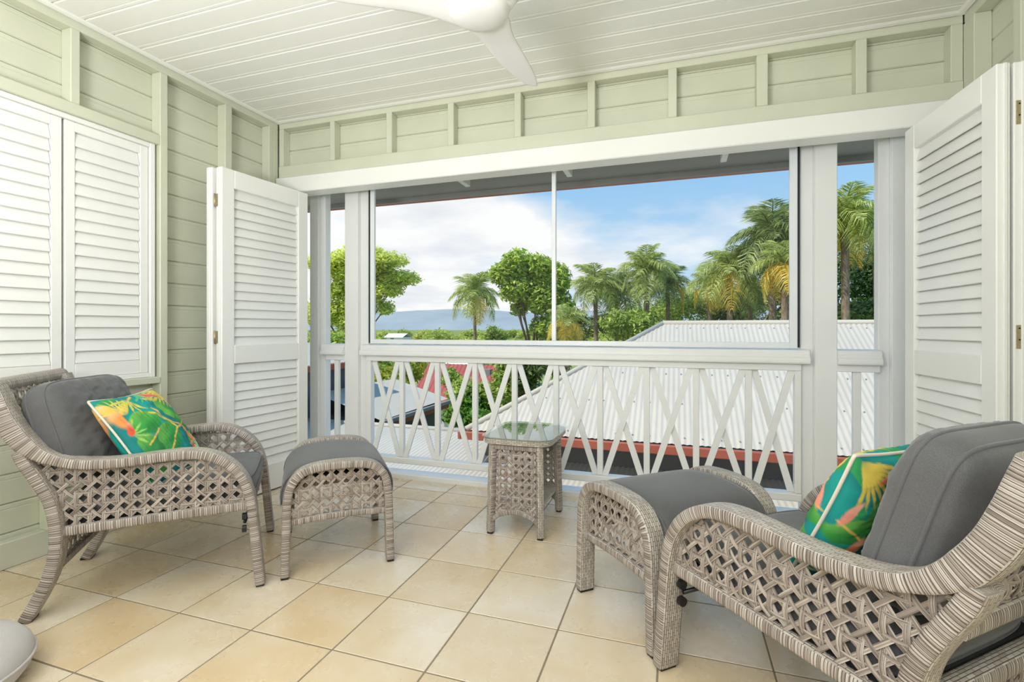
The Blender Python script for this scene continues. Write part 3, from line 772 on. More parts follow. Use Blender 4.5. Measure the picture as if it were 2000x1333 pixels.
rim = slab('top_rim', rrect(.212, .260, .075, .035), .550, .583, 'weave', tb)
slab('glass_top', rrect(.224, .272, .080, .035), .585, .592, 'glass', tb, False)

# ------------------------------------------------------------------ cushions
nprng = np.random.default_rng(5)
def fbm(x, y, seed, oct_=4, f0=3.0):
    r = np.random.default_rng(seed); out = np.zeros_like(x); amp = 1.0; f = f0
    for _ in range(oct_):
        for _ in range(3):
            a, b, p = r.uniform(0, 2*PI), r.uniform(.7, 1.3), r.uniform(0, 2*PI); out += amp*np.sin(f*b*(x*np.cos(a)+y*np.sin(a))+p)/3
        amp *= .5; f *= 2.1
    return out
def print_colour(u, v, seed):
    """tropical print; u right, v up, 0..1"""
    r = np.random.default_rng(seed); w = fbm(u*6, v*6, seed, 3)*.012; u = u+w; v = v+fbm(u*6+3, v*6, seed+9, 3)*.012
    teal = np.array(lin('0e8f8c')); teal2 = np.array(lin('15b3a4')); deep = np.array(lin('0b5f6c'))
    t = np.clip(.5+.6*fbm(u*3, v*3, seed+1, 3), 0, 1)[..., None]; col = deep*(1-t)*.5+teal*.5+teal2*t*.5
    def blend(mask, c): 
        nonlocal col; m = np.clip(mask, 0, 1)[..., None]; col = col*(1-m)+np.array(c)*m
    def ell(cx, cy, rx, ry, rot, soft=.06):
        a = math.radians(rot); dx, dy = u-cx, v-cy; x = dx*math.cos(a)+dy*math.sin(a); y = -dx*math.sin(a)+dy*math.cos(a)
        return np.clip((1-np.sqrt((x/rx)**2+(y/ry)**2))/soft, 0, 1), x/rx, y/ry
    def seg(x0, y0, x1, y1, wd):
        d = np.array([x1-x0, y1-y0]); L = np.hypot(*d); d = d/L; t = np.clip((u-x0)*d[0]+(v-y0)*d[1], 0, L)
        return np.clip(1.5-np.hypot(u-x0-t*d[0], v-y0-t*d[1])/wd, 0, 1)
    def fan(cx, cy, R, a0, a1, n, c, wd=.013):
        for k in range(n):
            a = math.radians(a0+(a1-a0)*k/max(1, n-1)); m, x, y = ell(cx+R*.5*math.cos(a), cy+R*.5*math.sin(a), R*.5, wd, math.degrees(a), .4); blend(m, c)
    for cx, cy, rx, ry, rot in ((.10, .93, .14, .05, 30), (.90, .55, .15, .06, 100), (.12, .12, .16, .06, 10), (.6, .95, .14, .05, -20), (.95, .9, .12, .05, 60)):
        m, x, y = ell(cx, cy, rx, ry, rot); blend(m*.9, lin('2f9c54'))
    for cx, cy, rx, ry, rot, c in ((.27, .60, .20, .13, 5, '3aa648'), (.40, .34, .27, .15, 38, '36a04a'), (.33, .16, .24, .075, 8, '4f9a3a'), (.70, .70, .17, .11, 120, '62b84e'), (.16, .36, .10, .17, 20, '2f8f45'), (.87, .50, .15, .10, -25, '3b9c40'), (.86, .27, .17, .10, 10, '2f8d42')):
        m, x, y = ell(cx, cy, rx, ry, rot); blend(m, lin(c)); blend(m*np.clip(y*.7, 0, .55), lin('8ac95c')); blend(m*np.clip(-y*.7, 0, .45), lin('17724a'))
    for s in ((.62, .44, .30, .20), (.36, .50, .14, .38), (.62, .44, .45, .72), (.70, .44, .40, .68), (.62, .44, .80, .43), (.12, .78, .42, .95), (.98, .56, .76, .44), (.99, .28, .72, .25)): blend(seg(*s, .009), lin('e8c460'))
    fan(.95, .98, .34, 185, 262, 9, lin('e9cf58'), .016); fan(.15, .72, .26, 60, 150, 7, lin('f0cf62'), .014); fan(.55, .98, .22, 215, 300, 6, lin('58b98a'), .016)
    fan(.88, .13, .24, 20, 170, 9, lin('cfeab4')); fan(.30, .92, .24, 190, 300, 6, lin('d8d25a'), .017)
    fan(.62, .80, .20, 20, 150, 6, lin('e3c95a'), .016); fan(.05, .55, .18, -60, 80, 6, lin('9fce6a'))
    for cx, cy, rx, ry, rot, c in ((.80, .36, .052, .14, 20, 'f0895e'), (.77, .22, .042, .06, 0, 'ef6a50'), (.69, .90, .16, .03, -18, 'ee6b5f'), (.93, .63, .03, .12, 25, 'f29a86'), (.05, .72, .06, .13, 10, 'f39a4e'), (.07, .60, .04, .08, -20, 'e85a3c'), (.52, .03, .09, .03, 10, 'f2a08a'), (.03, .85, .05, .08, 30, 'f3c25a')):
        m, x, y = ell(cx, cy, rx, ry, rot, .3); blend(m, lin(c)); blend(m*np.clip(y, 0, .6), lin('f8c9a0'))
    return np.clip(col, 0, 1)
def pillow(name, size, thick, loc, rot, mat, label, cat, group=None, seed=1, gusset=0.0, wr=.004, n=72, pointy=.07, pexp=.42, pipemat='piping', piper=.0045):
    """stuffed square: faces bulge, corners are drawn out; local x = width, y = up, z = thickness"""
    g = np.linspace(-1, 1, n); U, Vv = np.meshgrid(g, g)
    sx_, sy_ = size[0]/2, size[1]/2
    con = 1-pointy*(1-Vv**2)*(np.abs(U)**3); con2 = 1-pointy*(1-U**2)*(np.abs(Vv)**3)
    X = U*sx_*con; Y_ = Vv*sy_*con2
    rc = (.14 if thick > .1 else .06) if gusset else .02
    # round the outline a little at the corners
    k = np.maximum(np.abs(U), np.abs(Vv)); q = (np.abs(U)*np.abs(Vv))**(4 if gusset else 8); X *= 1-rc*q; Y_ *= 1-rc*q
    prof = ((1-U**2)*(1-Vv**2)).clip(0)**pexp
    W1 = fbm(U*4, Vv*4, seed, 4)*wr*prof*2 + fbm((U+Vv*.4)*9, Vv*3, seed+3, 3)*wr*.8*(1-prof*.5)*np.minimum(1, prof*3)
    Zf = gusset/2+thick/2*prof+W1; Zb = -gusset/2-thick/2*prof+fbm(U*4+2, Vv*4, seed+7, 4)*wr*prof
    V = np.concatenate([np.stack([X, Y_, Zf], -1).reshape(-1, 3), np.stack([X, Y_, Zb], -1).reshape(-1, 3)])
    Fc = []; N_ = n*n
    for j in range(n-1):
        for i in range(n-1):
            a = j*n+i; Fc.append([a, a+1, a+n+1, a+n]); Fc.append([N_+a, N_+a+n, N_+a+n+1, N_+a+1])
    edge = [i for i in range(n)]+[j*n+n-1 for j in range(1, n)]+[(n-1)*n+i for i in range(n-2, -1, -1)]+[j*n for j in range(n-2, 0, -1)]
    m = len(edge); extra = []
    if gusset:
        base = len(V); c_ = V[edge].copy(); c_[:, 2] = 0
        bul = np.array([1.0+.045, 1.0+.045, 0]); c_ = c_*bul; c_[:, 2] = fbm(c_[:, 0]*30, c_[:, 1]*30, seed+2, 2)*wr
        V = np.concatenate([V, c_])
        for k_2 in range(m):
            a, b = edge[k_2], edge[(k_2+1) % m]; Fc.append([a, base+k_2, base+(k_2+1) % m, b]); Fc.append([base+k_2, N_+a, N_+b, base+(k_2+1) % m])
    else:
        for k_2 in range(m):
            a, b = edge[k_2], edge[(k_2+1) % m]; Fc.append([a, N_+a, N_+b, b])
    col = None
    if mat == 'print':
        u01, v01 = (U+1)/2, (Vv+1)/2
        col = np.concatenate([print_colour(u01, v01, 3).reshape(-1, 3), print_colour(u01, v01, 8).reshape(-1, 3)])
    me = mesh(name, V, Fc, mat, smooth=True, col=col)
    bm = bmesh.new(); bm.from_mesh(me); bmesh.ops.recalc_face_normals(bm, faces=bm.faces); bm.to_mesh(me); bm.free()
    o = obj(name, me); o.location = loc; o.rotation_mode = 'QUATERNION'; o.rotation_quaternion = rot
    tag(o, label, cat, group)
    for idx in ([0, N_] if gusset else [0]):
        pts = [Vector(V[idx+i]) for i in edge[::2]]
        if not gusset: pts = [Vector((p.x*1.006, p.y*1.006, 0)) for p in pts]
        tube('piping', [p*1.0 for p in pts], piper, pipemat, o, 7, True)
    return o
def frame_quat(xaxis, yaxis):
    x = Vector(xaxis).normalized(); y = Vector(yaxis); y = (y-x*y.dot(x)).normalized(); z = x.cross(y)
    return Matrix((x, y, z)).transposed().to_quaternion()
def in_chair(c, a, p):      # chair-local to world
    return Vector((c[0]+p[0]*math.cos(a)-p[1]*math.sin(a), c[1]+p[0]*math.sin(a)+p[1]*math.cos(a), p[2]))
def dir_chair(a, d): return Vector((d[0]*math.cos(a)-d[1]*math.sin(a), d[0]*math.sin(a)+d[1]*math.cos(a), d[2]))
def dress(c, a, side, back, scatter):
    # seat pad
    n_x = in_chair(c, a, (-.395, 0, .462))
    pillow('seat_cushion', (.60, .72), .022, n_x, frame_quat(dir_chair(a, (0, -1, 0)), dir_chair(a, (1, 0, 0))), 'charcoal', 'charcoal seat cushion on the %s wicker armchair' % side, 'cushion', 'armchair seat cushions', 11, .085, .001, 40, .0, .30)
    pos, yaw, tilt, roll, sz = back
    xa = dir_chair(a, (math.sin(yaw), -math.cos(yaw), 0)) ; n_ = dir_chair(a, (math.cos(yaw), math.sin(yaw), 0))
    ya = Vector((0, 0, 1))*math.cos(tilt)-n_*math.sin(tilt)
    q = frame_quat(xa*-1, ya); q = q @ Matrix.Rotation(roll, 3, 'Z').to_quaternion()
    pillow('back_cushion', sz, .15, in_chair(c, a, pos), q, 'charcoal', 'plump charcoal back cushion leaning in the %s armchair' % side, 'cushion', 'charcoal back cushions', 21+len(side), .075, .0045, 64, .03, .36, 'piping', .006)
    pos, yaw, tilt, roll, sz = scatter
    xa = dir_chair(a, (math.sin(yaw), -math.cos(yaw), 0)); n_ = dir_chair(a, (math.cos(yaw), math.sin(yaw), 0))
    ya = Vector((0, 0, 1))*math.cos(tilt)-n_*math.sin(tilt)
    q = frame_quat(xa*-1, ya); q = q @ Matrix.Rotation(roll, 3, 'Z').to_quaternion()
    pillow('scatter_pillow', sz, .17, in_chair(c, a, pos), q, 'print', 'green tropical print pillow with cream piping on the %s armchair' % side, 'pillow', 'tropical print pillows', 31, 0.0, .004, 150, .085, .42, 'cream_pipe', .0055)
dress(LC, LA, 'left', ((-.765, -.04, .775), -.28, .32, .0, (.54, .48)), ((-.515, -.03, .710), -.26, .60, .0, (.50, .50)))
dress(RC, RA, 'right', ((-.735, .0, .765), .0, .30, .0, (.53, .48)), ((-.50, .0, .70), .0, .45, .0, (.47, .47)))

# floor pouf
pf = lathe('floor_pouf', [(.05, .004), (.19, .004), (.235, .02), (.258, .05), (.266, .085), (.258, .118), (.235, .146), (.19, .165), (.10, .175), (.02, .178)], 'pouf', None, (-2.375, .965, 0), 56)
tag(pf, 'pale grey padded floor pouf at the left foreground edge', 'pouf')
tube('piping', [(.268*math.cos(a_*PI/24), .268*math.sin(a_*PI/24), .085) for a_ in range(48)], .005, 'pouf', pf, 6, True)

# ------------------------------------------------------------------ outside: neighbouring roofs
def corrugated(name, quad, pitch, amp, mat, par):
    """quad: lower-left, lower-right, upper-right, upper-left (3D). Waves run across, ribs run up the slope."""
    A, B, C_, D_ = [Vector(p) for p in quad]; nrm = (B-A).cross(D_-A).normalized()
    nw = int(max((B-A).length, (C_-D_).length)/pitch); n = nw*6; V = []; Fc = []
    L = (B-A).length; ex = (B-A)/L
    for i in range(n+1):
        t = i/n; x = t*L; off = nrm*amp*math.sin(2*PI*x/pitch)
        a = A+ex*x
        # clip the rib to the quad: upper end lies on the hip / ridge polyline
        tl, tr = (D_-A).dot(ex), (C_-A).dot(ex); hgt = (D_-A-ex*tl).length; upv = (D_-A-ex*tl)/hgt
        if x < tl: h = hgt*x/max(tl, 1e-6)
        elif x > tr: h = hgt*(L-x)/max(L-tr, 1e-6)
        else: h = hgt
        V += [a+off, a+upv*max(h, .001)+off]
    for i in range(n): Fc.append([2*i, 2*i+2, 2*i+3, 2*i+1])
    return obj(name, mesh(name, V, Fc, mat, smooth=True), par)
def house(name, loc, label, cat='house'): e = empty(name, loc); tag(e, label, cat); return e
def part(par, name, me): o = obj(name, me, par); o.location = -Vector(par.location); return o
def pbox(par, name, x0, x1, y0, y1, z0, z1, mat):
    return obj(name, box_mesh(x1-x0, y1-y0, z1-z0, mat, .01), par, ((x0+x1)/2-par.location.x, (y0+y1)/2-par.location.y, (z0+z1)/2-par.location.z))
def roofpart(par, name, quad, mat='roof', pitch=.076, amp=.0055):
    q = [Vector(p)-Vector(par.location) for p in quad]; return corrugated(name, q, pitch, amp, mat, par)
# big hipped roof opposite
hA = house('neighbour_house', (3, 9.8, -3.6), 'cream corrugated hip roofed house directly opposite the balcony')
ye, ze, yr, zr, xl, xr = 7.0, -.29, 9.8, 1.35, -3.05, 9.0
roofpart(hA, 'roof', [(xl, ye, ze), (xr+2.8, ye, ze), (xr, yr, zr), (xl+2.8, yr, zr)])
roofpart(hA, 'roof', [(xl, ye+5.6, ze), (xl, ye, ze), (xl+2.8, yr-.001, zr), (xl+2.8, yr+.001, zr)])
def bar(par, name, a, b, r, mat): 
    o_ = Vector(par.location); V, Fc = tube_data([Vector(a)-o_, Vector(b)-o_], r, 8); return obj(name, mesh(name, V, Fc, mat, smooth=True), par)
bar(hA, 'ridge_cap', (xl+2.8, yr, zr), (xr, yr, zr), .05, 'roof'); bar(hA, 'hip_cap', (xl, ye, ze+.01), (xl+2.8, yr, zr), .045, 'roof')
pbox(hA, 'gutter', xl-.05, xr+3, ye-.10, ye-.015, ze-.13, ze-.012, 'red_trim'); pbox(hA, 'gutter', xl-.10, xl-.051, ye-.1, ye+5.6, ze-.13, ze-.012, 'red_trim')
pbox(hA, 'soffit', xl, xr+3, ye, ye+.55, ze-.12, ze-.09, 'dark_wall'); pbox(hA, 'wall', xl+.12, xr+2, ye+.5, ye+5.0, -3.6, ze-.09, 'dark_wall')
# screw heads along four purlin lines
V = []; Fc = []
upv = Vector((0, yr-ye, zr-ze)).normalized(); slope_len = math.hypot(yr-ye, zr-ze); nn = Vector((0, -upv.z, upv.y))
for rrow in (.12, .85, 1.6, 2.35, 3.05):
    x = xl+.3+rrow*.9
    while x < xr:
        p = Vector((x, ye, ze))+upv*rrow+nn*.012-Vector(hA.location); b = len(V)
        for k in range(5): V.append(p+Vector((math.cos(k*1.2566), 0, 0))*.014+upv*.014*math.sin(k*1.2566))
        V.append(p+nn*.008)
        for k in range(5): Fc.append([b+k, b+(k+1) % 5, b+5])
        x += .228
o = obj('roof_screws', mesh('roof_screws', V, Fc, 'soffit'), hA); o['kind'] = 'stuff'
# lower skillion roof between
hB = house('lower_roof', (-2, 7.0, -1.2), 'low cream corrugated roof just beyond the balustrade', 'roof')
zb = lambda y: -.79+.10*(y-7.5)
roofpart(hB, 'roof', [(-3.05, 4.3, zb(4.3)), (4.4, 4.3, zb(4.3)), (4.4, 7.52, zb(7.52)), (-3.05, 7.52, zb(7.52))])
roofpart(hB, 'roof', [(-7.5, 4.3, zb(4.3)), (-3.05, 4.3, zb(4.3)), (-3.05, 8.6, zb(8.6)), (-7.5, 8.6, zb(8.6))])
bar(hB, 'ridge_cap', (-7.5, 8.6, zb(8.6)+.01), (-3.05, 8.6, zb(8.6)+.01), .05, 'roof')
pbox(hB, 'gutter', -7.5, 4.4, 4.2, 4.29, zb(4.3)-.12, zb(4.3)+.0, 'far_white'); pbox(hB, 'wall', -7.3, 4.2, 4.7, 8.3, -3.6, zb(4.7)-.06, 'far_white')
# skillion with dark gutter left
hC = house('garage', (-6.5, 10.4, -3.6), 'cream roofed garage with dark gutter left of the garden', 'garage')
roofpart(hC, 'roof', [(-5.65, 8.7, -.60), (-5.75, 12.0, -.60), (-7.35, 12.0, -.12), (-7.25, 8.7, -.12)][::1])
pbox(hC, 'gutter', -5.66, -5.58, 8.7, 12.0, -.70, -.61, 'soffit'); pbox(hC, 'fascia', -5.76, -5.67, 8.72, 11.9, -.82, -.70, 'red_trim'); pbox(hC, 'wall', -7.2, -5.95, 8.9, 11.8, -3.6, -.62, 'dark_wall')
hD = house('left_house', (-9.5, 9.5, -3.6), 'slate walled house with cream roof glimpsed left of the screens')
zA = .50
roofpart(hD, 'roof', [(-7.05, 6.5, zA), (-7.05, 10.6, zA), (-9.2, 8.7, 1.30), (-9.2, 8.5, 1.30)])
roofpart(hD, 'roof', [(-7.05, 10.6, zA), (-12, 10.6, zA), (-10, 8.7, 1.30), (-9.2, 8.7, 1.30)])
roofpart(hD, 'roof', [(-12, 6.5, zA), (-7.05, 6.5, zA), (-9.2, 8.5, 1.30), (-10, 8.5, 1.30)])
pbox(hD, 'gutter', -7.06, -6.97, 6.5, 10.6, zA-.13, zA-.005, 'red_trim'); pbox(hD, 'wall', -12, -7.4, 6.9, 10.3, -3.6, zA-.02, 'slate_wall')
# red roofed house in the garden
hE = house('red_roof_house', (-8.8, 22, -3.6), 'small house with faded red roof among the garden trees')
def gable(par, x0, x1, y0, y1, zw, zr_, rmat, wmat):
    ym = (y0+y1)/2; o_ = Vector(par.location)
    pbox(par, 'wall', x0+.3, x1-.3, y0+.3, y1-.3, -3.6, zw, wmat)
    roofpart(par, 'roof', [(x0, y0, zw-.1), (x1, y0, zw-.1), (x1, ym, zr_), (x0, ym, zr_)], rmat, .2, .015)
    roofpart(par, 'roof', [(x1, y1, zw-.1), (x0, y1, zw-.1), (x0, ym, zr_), (x1, ym, zr_)], rmat, .2, .015)
gable(hE, -10.8, -6.3, 18.5, 22.5, -1.9, -.35, 'red_roof', 'far_white')
pbox(hE, 'vent', -7.9, -7.6, 20.0, 20.3, -.95, -.5, 'soffit')
hF = house('distant_house', (-79.5, 132, -3.6), 'far white house below the mountain', 'house')
gable(hF, -83, -76.5, 129, 135, -1.3, -.2, 'far_white', 'far_white'); pbox(hF, 'window', -80.6, -79.6, 129.15, 129.28, -2.6, -1.6, 'slate_wall')
hG = house('garden_shed', (-11.5, 25, -3.6), 'small white walled shed above the red roof', 'shed')
gable(hG, -13.6, -11.0, 26, 29, -1.0, -.2, 'far_white', 'far_white')

gnd = obj('ground', mesh('ground', [(-3000, 2, -3.6), (3000, 2, -3.6), (3000, 4000, -3.6), (-3000, 4000, -3.6)], [(0, 1, 2, 3)], 'ground')); tag(gnd, 'grassy ground stretching to the mountains', 'ground', None, 'structure')
# mountains
def mountain(name, x0, x1, y, top, seed, label):
    n = 90; rows = 10; V = []; Fc = []; r = np.random.default_rng(seed); xs = np.linspace(x0, x1, n)
    hgt = top(xs)+fbm(xs/120, xs*0, seed, 5, 2.0)*3.0
    for j in range(rows):
        t = j/(rows-1); zz = hgt*(math.sin(t*PI/2))-4; yy = y-500*(1-t)+fbm(xs/60, xs*0+t*5, seed+1, 4)*12
        V += [(a, b, c) for a, b, c in zip(xs, yy, zz)]
    for j in range(rows-1):
        for i in range(n-1): a = j*n+i; Fc.append([a, a+1, a+n+1, a+n])
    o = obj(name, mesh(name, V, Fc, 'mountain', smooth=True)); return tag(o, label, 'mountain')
mountain('mountain_range', -2600, 2600, 1900, lambda x: 62+22*np.exp(-((x+900)/330)**2)+26*np.exp(-((x+60)/260)**2)+30*np.exp(-((x-900)/500)**2), 4, 'forested range along the horizon painted in blue haze tones')

# ------------------------------------------------------------------ vegetation
def leaf_cloud(name, blobs, n, size, cols, parent, seed, flat=.0, shell=.55):
    r = np.random.default_rng(seed); vol = np.array([b[1][0]*b[1][1]*b[1][2] for b in blobs])**.67; pk = r.choice(len(blobs), n, p=vol/vol.sum())
    cen = np.array([b[0] for b in blobs])[pk]; rad = np.array([b[1] for b in blobs])[pk]
    d = r.normal(size=(n, 3)); d /= np.linalg.norm(d, axis=1)[:, None]; rr = r.uniform(shell, 1.05, n)[:, None]
    P = cen+d*rad*rr+r.normal(size=(n, 3))*size*.5
    nr = d*.5+r.normal(size=(n, 3))*.6+np.array([0, 0, .8+flat]); nr /= np.linalg.norm(nr, axis=1)[:, None]
    t = r.normal(size=(n, 3)); t -= nr*(t*nr).sum(1)[:, None]; t /= np.linalg.norm(t, axis=1)[:, None]; b = np.cross(nr, t)
    s = size*r.uniform(.6, 1.35, n)[:, None]
    q = np.stack([P-t*s, P+b*s*.42-nr*s*.12, P+t*s, P-b*s*.42-nr*s*.12], 1).reshape(-1, 3)
    cc = np.array([lin(c) for c in cols]); k = r.integers(0, len(cc), n); col = cc[k]*r.uniform(.95, 1.5, (n, 1)); col = np.repeat(col, 4, 0)
    idx = np.arange(n*4).reshape(n, 4)
    me = bpy.data.meshes.new(name); me.vertices.add(n*4); me.vertices.foreach_set('co', q.astype(np.float32).ravel())
    Fc = np.concatenate([idx[:, [0, 1, 2]], idx[:, [0, 2, 3]]]).astype(np.int32)
    me.loops.add(Fc.size); me.loops.foreach_set('vertex_index', Fc.ravel()); me.polygons.add(len(Fc)); me.polygons.foreach_set('loop_start', np.arange(0, Fc.size, 3, dtype=np.int32))
    me.update(calc_edges=True); a = me.color_attributes.new('Col', 'FLOAT_COLOR', 'POINT'); c4 = np.ones((n*4, 4), np.float32); c4[:, :3] = col; a.data.foreach_set('color', c4.ravel())
    me.materials.append(M['leaf']); o = obj(name, me, parent); o['kind'] = 'stuff'; return o
GR = -3.6
def tree(name, base, blobs, n, size, cols, label, seed, cat='tree', group=None, limbs=True, trunk_r=.16, shell=.55, flat=0):
    e = empty(name, base); tag(e, label, cat, group); r = random.Random(seed); B = Vector(base)
    rel = [(tuple(Vector(c)-B), rad) for c, rad in blobs]
    if limbs:
        top = Vector(np.mean([c for c, _ in rel], axis=0)); fork = Vector((top.x*.3, top.y*.3, top.z*.45))
        tube('trunk', [(0, 0, 0), fork*.5+Vector((.05, 0, 0)), fork], [trunk_r, trunk_r*.85, trunk_r*.7], 'bark', e, 8)
        for c, rad in rel:
            c = Vector(c); mid = fork.lerp(c, .5)+Vector((r.uniform(-.2, .2), r.uniform(-.2, .2), .15)); tube('branch', [fork, mid, c], [trunk_r*.5, trunk_r*.3, trunk_r*.12], 'bark', e, 6)
    leaf_cloud('foliage', rel, n, size, cols, e, seed, flat, shell); return e
CF, SF = math.cos(.3193), math.sin(.3193)
def at(lat, dist, z): return (lat*CF-dist*SF, lat*SF+dist*CF, z)      # lateral / forward ground coordinates seen from the room
LIME = ('ccd464', 'd8de76', 'b8c254', 'e6ea90'); MID = ('90a648', 'a6b856', '78903c', 'bcca6c'); DARK = ('667640', '78884a', '546236', '8e9a56')
# spreading flat-topped tree at left
bl_ = [(at(-10.9, 30, 5.2), (1.7, 1.5, .55)), (at(-9.0, 30, 5.6), (1.8, 1.5, .62)), (at(-7.6, 29.5, 5.3), (1.5, 1.4, .5)), (at(-6.7, 30, 4.3), (1.3, 1.2, .45)), (at(-8.3, 30.5, 4.2), (1.5, 1.3, .6)),
       (at(-9.8, 30, 4.6), (1.6, 1.2, .6)), (at(-8.2, 30, 4.8), (1.3, 1.2, .5)), (at(-9.6, 30, 2.7), (1.1, 1.0, .7)), (at(-7.3, 29.6, 3.6), (.9, .9, .45)),
       (at(-8.6, 29.5, 3.0), (1.0, 1.0, .6)), (at(-10.4, 30, 3.6), (1.1, 1.1, .6)), (at(-7.6, 30, 2.5), (.6, .6, .4)), (at(-11.4, 30, 2.2), (1.3, 1.2, .9)), (at(-9.9, 30, 1.7), (.9, .9, .7))]
tree('spreading_tree', at(-9.9, 30, GR), bl_, 34000, .13, LIME, 'lime green spreading tree behind the left veranda post', 3, flat=.6, shell=.2)
bl_ = [(at(-10.6, 26, -.3), (1.6, 1.2, 1.3)), (at(-9.2, 26, .0), (1.3, 1.2, 1.1)), (at(-7.9, 26, -.5), (1.1, 1, .9)), (at(-6.9, 26, .4), (.5, .5, .5)), (at(-6.9, 26, -.7), (.9, .8, .6))]
tree('leafy_shrub', at(-8.8, 26, GR), bl_, 6000, .14, MID, 'dark leafy shrub under the lime spreading tree', 5, 'shrub')
# round bushy tree
def d_at(px, py, d, z=None): lat = (px-1000)/975.25*d; return at(lat, d, 1.25+(642.2-py)/975.25*d)
bl_ = [(d_at(1012, 515, 26), (.85, .8, .7)), (d_at(985, 535, 26), (.75, .7, .6)), (d_at(1050, 525, 26), (.85, .8, .7)), (d_at(1085, 545, 26), (.8, .8, .8)), (d_at(1010, 565, 26), (.9, .8, .7)), (d_at(1060, 580, 26), (1., .9, .9)),
       (d_at(1095, 600, 26), (.7, .7, .8)), (d_at(1075, 640, 26), (1., .8, .7)), (d_at(1015, 600, 26.5), (.45, .5, .4))]
tree('bushy_tree', at((1040-1000)/975.25*26, 26, GR), bl_, 15000, .14, ('9ab446', 'b0c450', '7e963a', 'cad66a'), 'tall bushy broadleaf tree left of the screen mullion', 7, shell=.5)
# palms
def frond_mesh(seed, L, droop, cols, lw=.05, ll=.42):
    r = random.Random(seed); V = []; Fc = []; col = []
    n = 26; pts = []
    for k in range(n+1):
        t = k/n; pts.append(Vector((L*(t*.95-.18*droop*t*t), 0, L*(.50*t-droop*.95*t*t))))
    V_, F_ = tube_data(pts[::5]+[pts[-1]], [.028, .024, .02, .016, .012, .008, .005][:len(pts[::5])+1], 4)
    V += V_; Fc += F_; col += [lin(cols[0])]*len(V_)
    for k in range(2, n+1):
        t = k/n; p = pts[k]; tg = (pts[min(n, k+1)]-pts[k-1]).normalized()
        for s in (-1, 1):
            for q in range(2):
                l = L*ll*(math.sin(PI*min(1, .12+t*.86))**.7)*r.uniform(.8, 1.15); w = lw*L/2
                out = (Vector((0, s, 0))*.82+tg*r.uniform(.35, .75)+Vector((0, 0, r.uniform(-.30, .25)))).normalized(); o_ = p+tg*(q*.5*L/n)
                m = o_+out*l*.5+Vector((0, 0, .02*L)); e = o_+out*l+Vector((0, 0, -.24*l-.06*L*droop))
                b = len(V); up_ = Vector((0, 0, 1)); sd_ = tg*w*.5
                V += [o_-sd_*.4, o_+sd_*.4, m+sd_, m-sd_, e]; Fc += [[b, b+1, b+2, b+3], [b+3, b+2, b+4]]
                c = np.array(lin(cols[r.randrange(len(cols))]))*r.uniform(.95, 1.45); col += [tuple(c)]*5
    return mesh('frond', V, Fc, 'leaf', col=np.array(col))
PG = ('a2b05a', 'b6c06e', '8a984c', 'cdd38e'); PD = ('869656', '98a862', '6e7e4a', 'b0ba7a'); PY_ = ('ead05c', 'f2dc78', 'e0bc52')
FR = {'g': [frond_mesh(s, 1.0, d, PG) for s, d in ((1, .55), (2, .8), (3, 1.05))], 'd': [frond_mesh(s, 1.0, d, PD) for s, d in ((4, .55), (5, .85), (6, 1.1))], 'y': [frond_mesh(7, 1.0, 1.15, PY_)]}
def palm(crown, R, label, seed, kind='g', nf=20, yellow=0, trunk=.13, group=None, spear=True):
    r = random.Random(seed); cx, cy, cz = crown; e = empty('palm_tree', (cx, cy, GR)); tag(e, label, 'palm', group); h = cz-GR
    P = [(r.uniform(-.05, .05), 0, 0), (.04, .02, h*.5), (0, 0, h-.25*R), (0, 0, h)]
    tube('trunk', P, [trunk*1.25, trunk, trunk*.85, trunk*.5], 'palm_bark', e, 10)
    lathe('crownshaft', [(trunk*.9, -.55*R), (trunk*1.05, -.35*R), (trunk*.6, 0), (.02, .15*R)], 'palm_bark', e, (0, 0, h), 10)
    for k in range(nf):
        az = k*2.39996+r.uniform(-.25, .25); t = k/nf
        el = math.radians(86-98*t+r.uniform(-8, 8)); ln = R*r.uniform(.85, 1.1)*(1-.15*(1-t))
        me = FR['y'][0] if k >= nf-yellow else FR[kind][0 if t < .3 else (1 if t < .65 else 2)]
        o = obj('frond', me, e, (0, 0, h)); o.rotation_euler = (0, -(el-.35), az); o.scale = (ln, ln, ln)
        o.rotation_mode = 'XYZ'
    return e
palm(d_at(927, 578, 40), 2.9, 'lone palm on a slim trunk in front of the mountain', 1, 'g', 20, 2, .13)
palm(d_at(1163, 562, 29), 2.1, 'palm just right of the screen mullion', 2, 'g', 22, 0, .13)
palm(d_at(1203, 570, 31), 2.1, 'palm with hanging fronds second right of the mullion', 3, 'd', 20, 0, .12)
palm(d_at(1108, 632, 22), 1.25, 'small yellow tinged palm behind the screen mullion', 4, 'g', 16, 5, .09)
palm(d_at(1262, 532, 28), 2.1, 'tall palm standing left of the roof ridge end', 5, 'g', 24, 0, .15)
palm(d_at(1304, 558, 30), 1.9, 'palm standing directly above the roof ridge end', 6, 'd', 22, 1, .13)
palm(d_at(1425, 532, 23), 2.0, 'broad pale fronded palm midway along the ridge', 7, 'g', 24, 2, .14)
palm(d_at(1385, 560, 27), 1.6, 'palm behind the ridge with fronds turning yellow', 8, 'g', 20, 4, .13)
palm(d_at(1508, 470, 22), 2.5, 'tallest palm beside the right screen frame', 9, 'd', 26, 0, .17)
palm(d_at(1532, 520, 20), 1.6, 'palm with golden dead fronds by the right screen frame', 10, 'g', 20, 7, .15)
palm(d_at(1650, 432, 20), 2.0, 'big palm seen left in the narrow right opening', 11, 'g', 26, 2, .16)
palm(d_at(1712, 450, 22), 2.0, 'big palm seen right in the narrow right opening', 12, 'd', 26, 2, .16)
palm(d_at(1465, 575, 25), 1.5, 'short dark palm beneath the tallest palm', 13, 'd', 20, 0, .12)
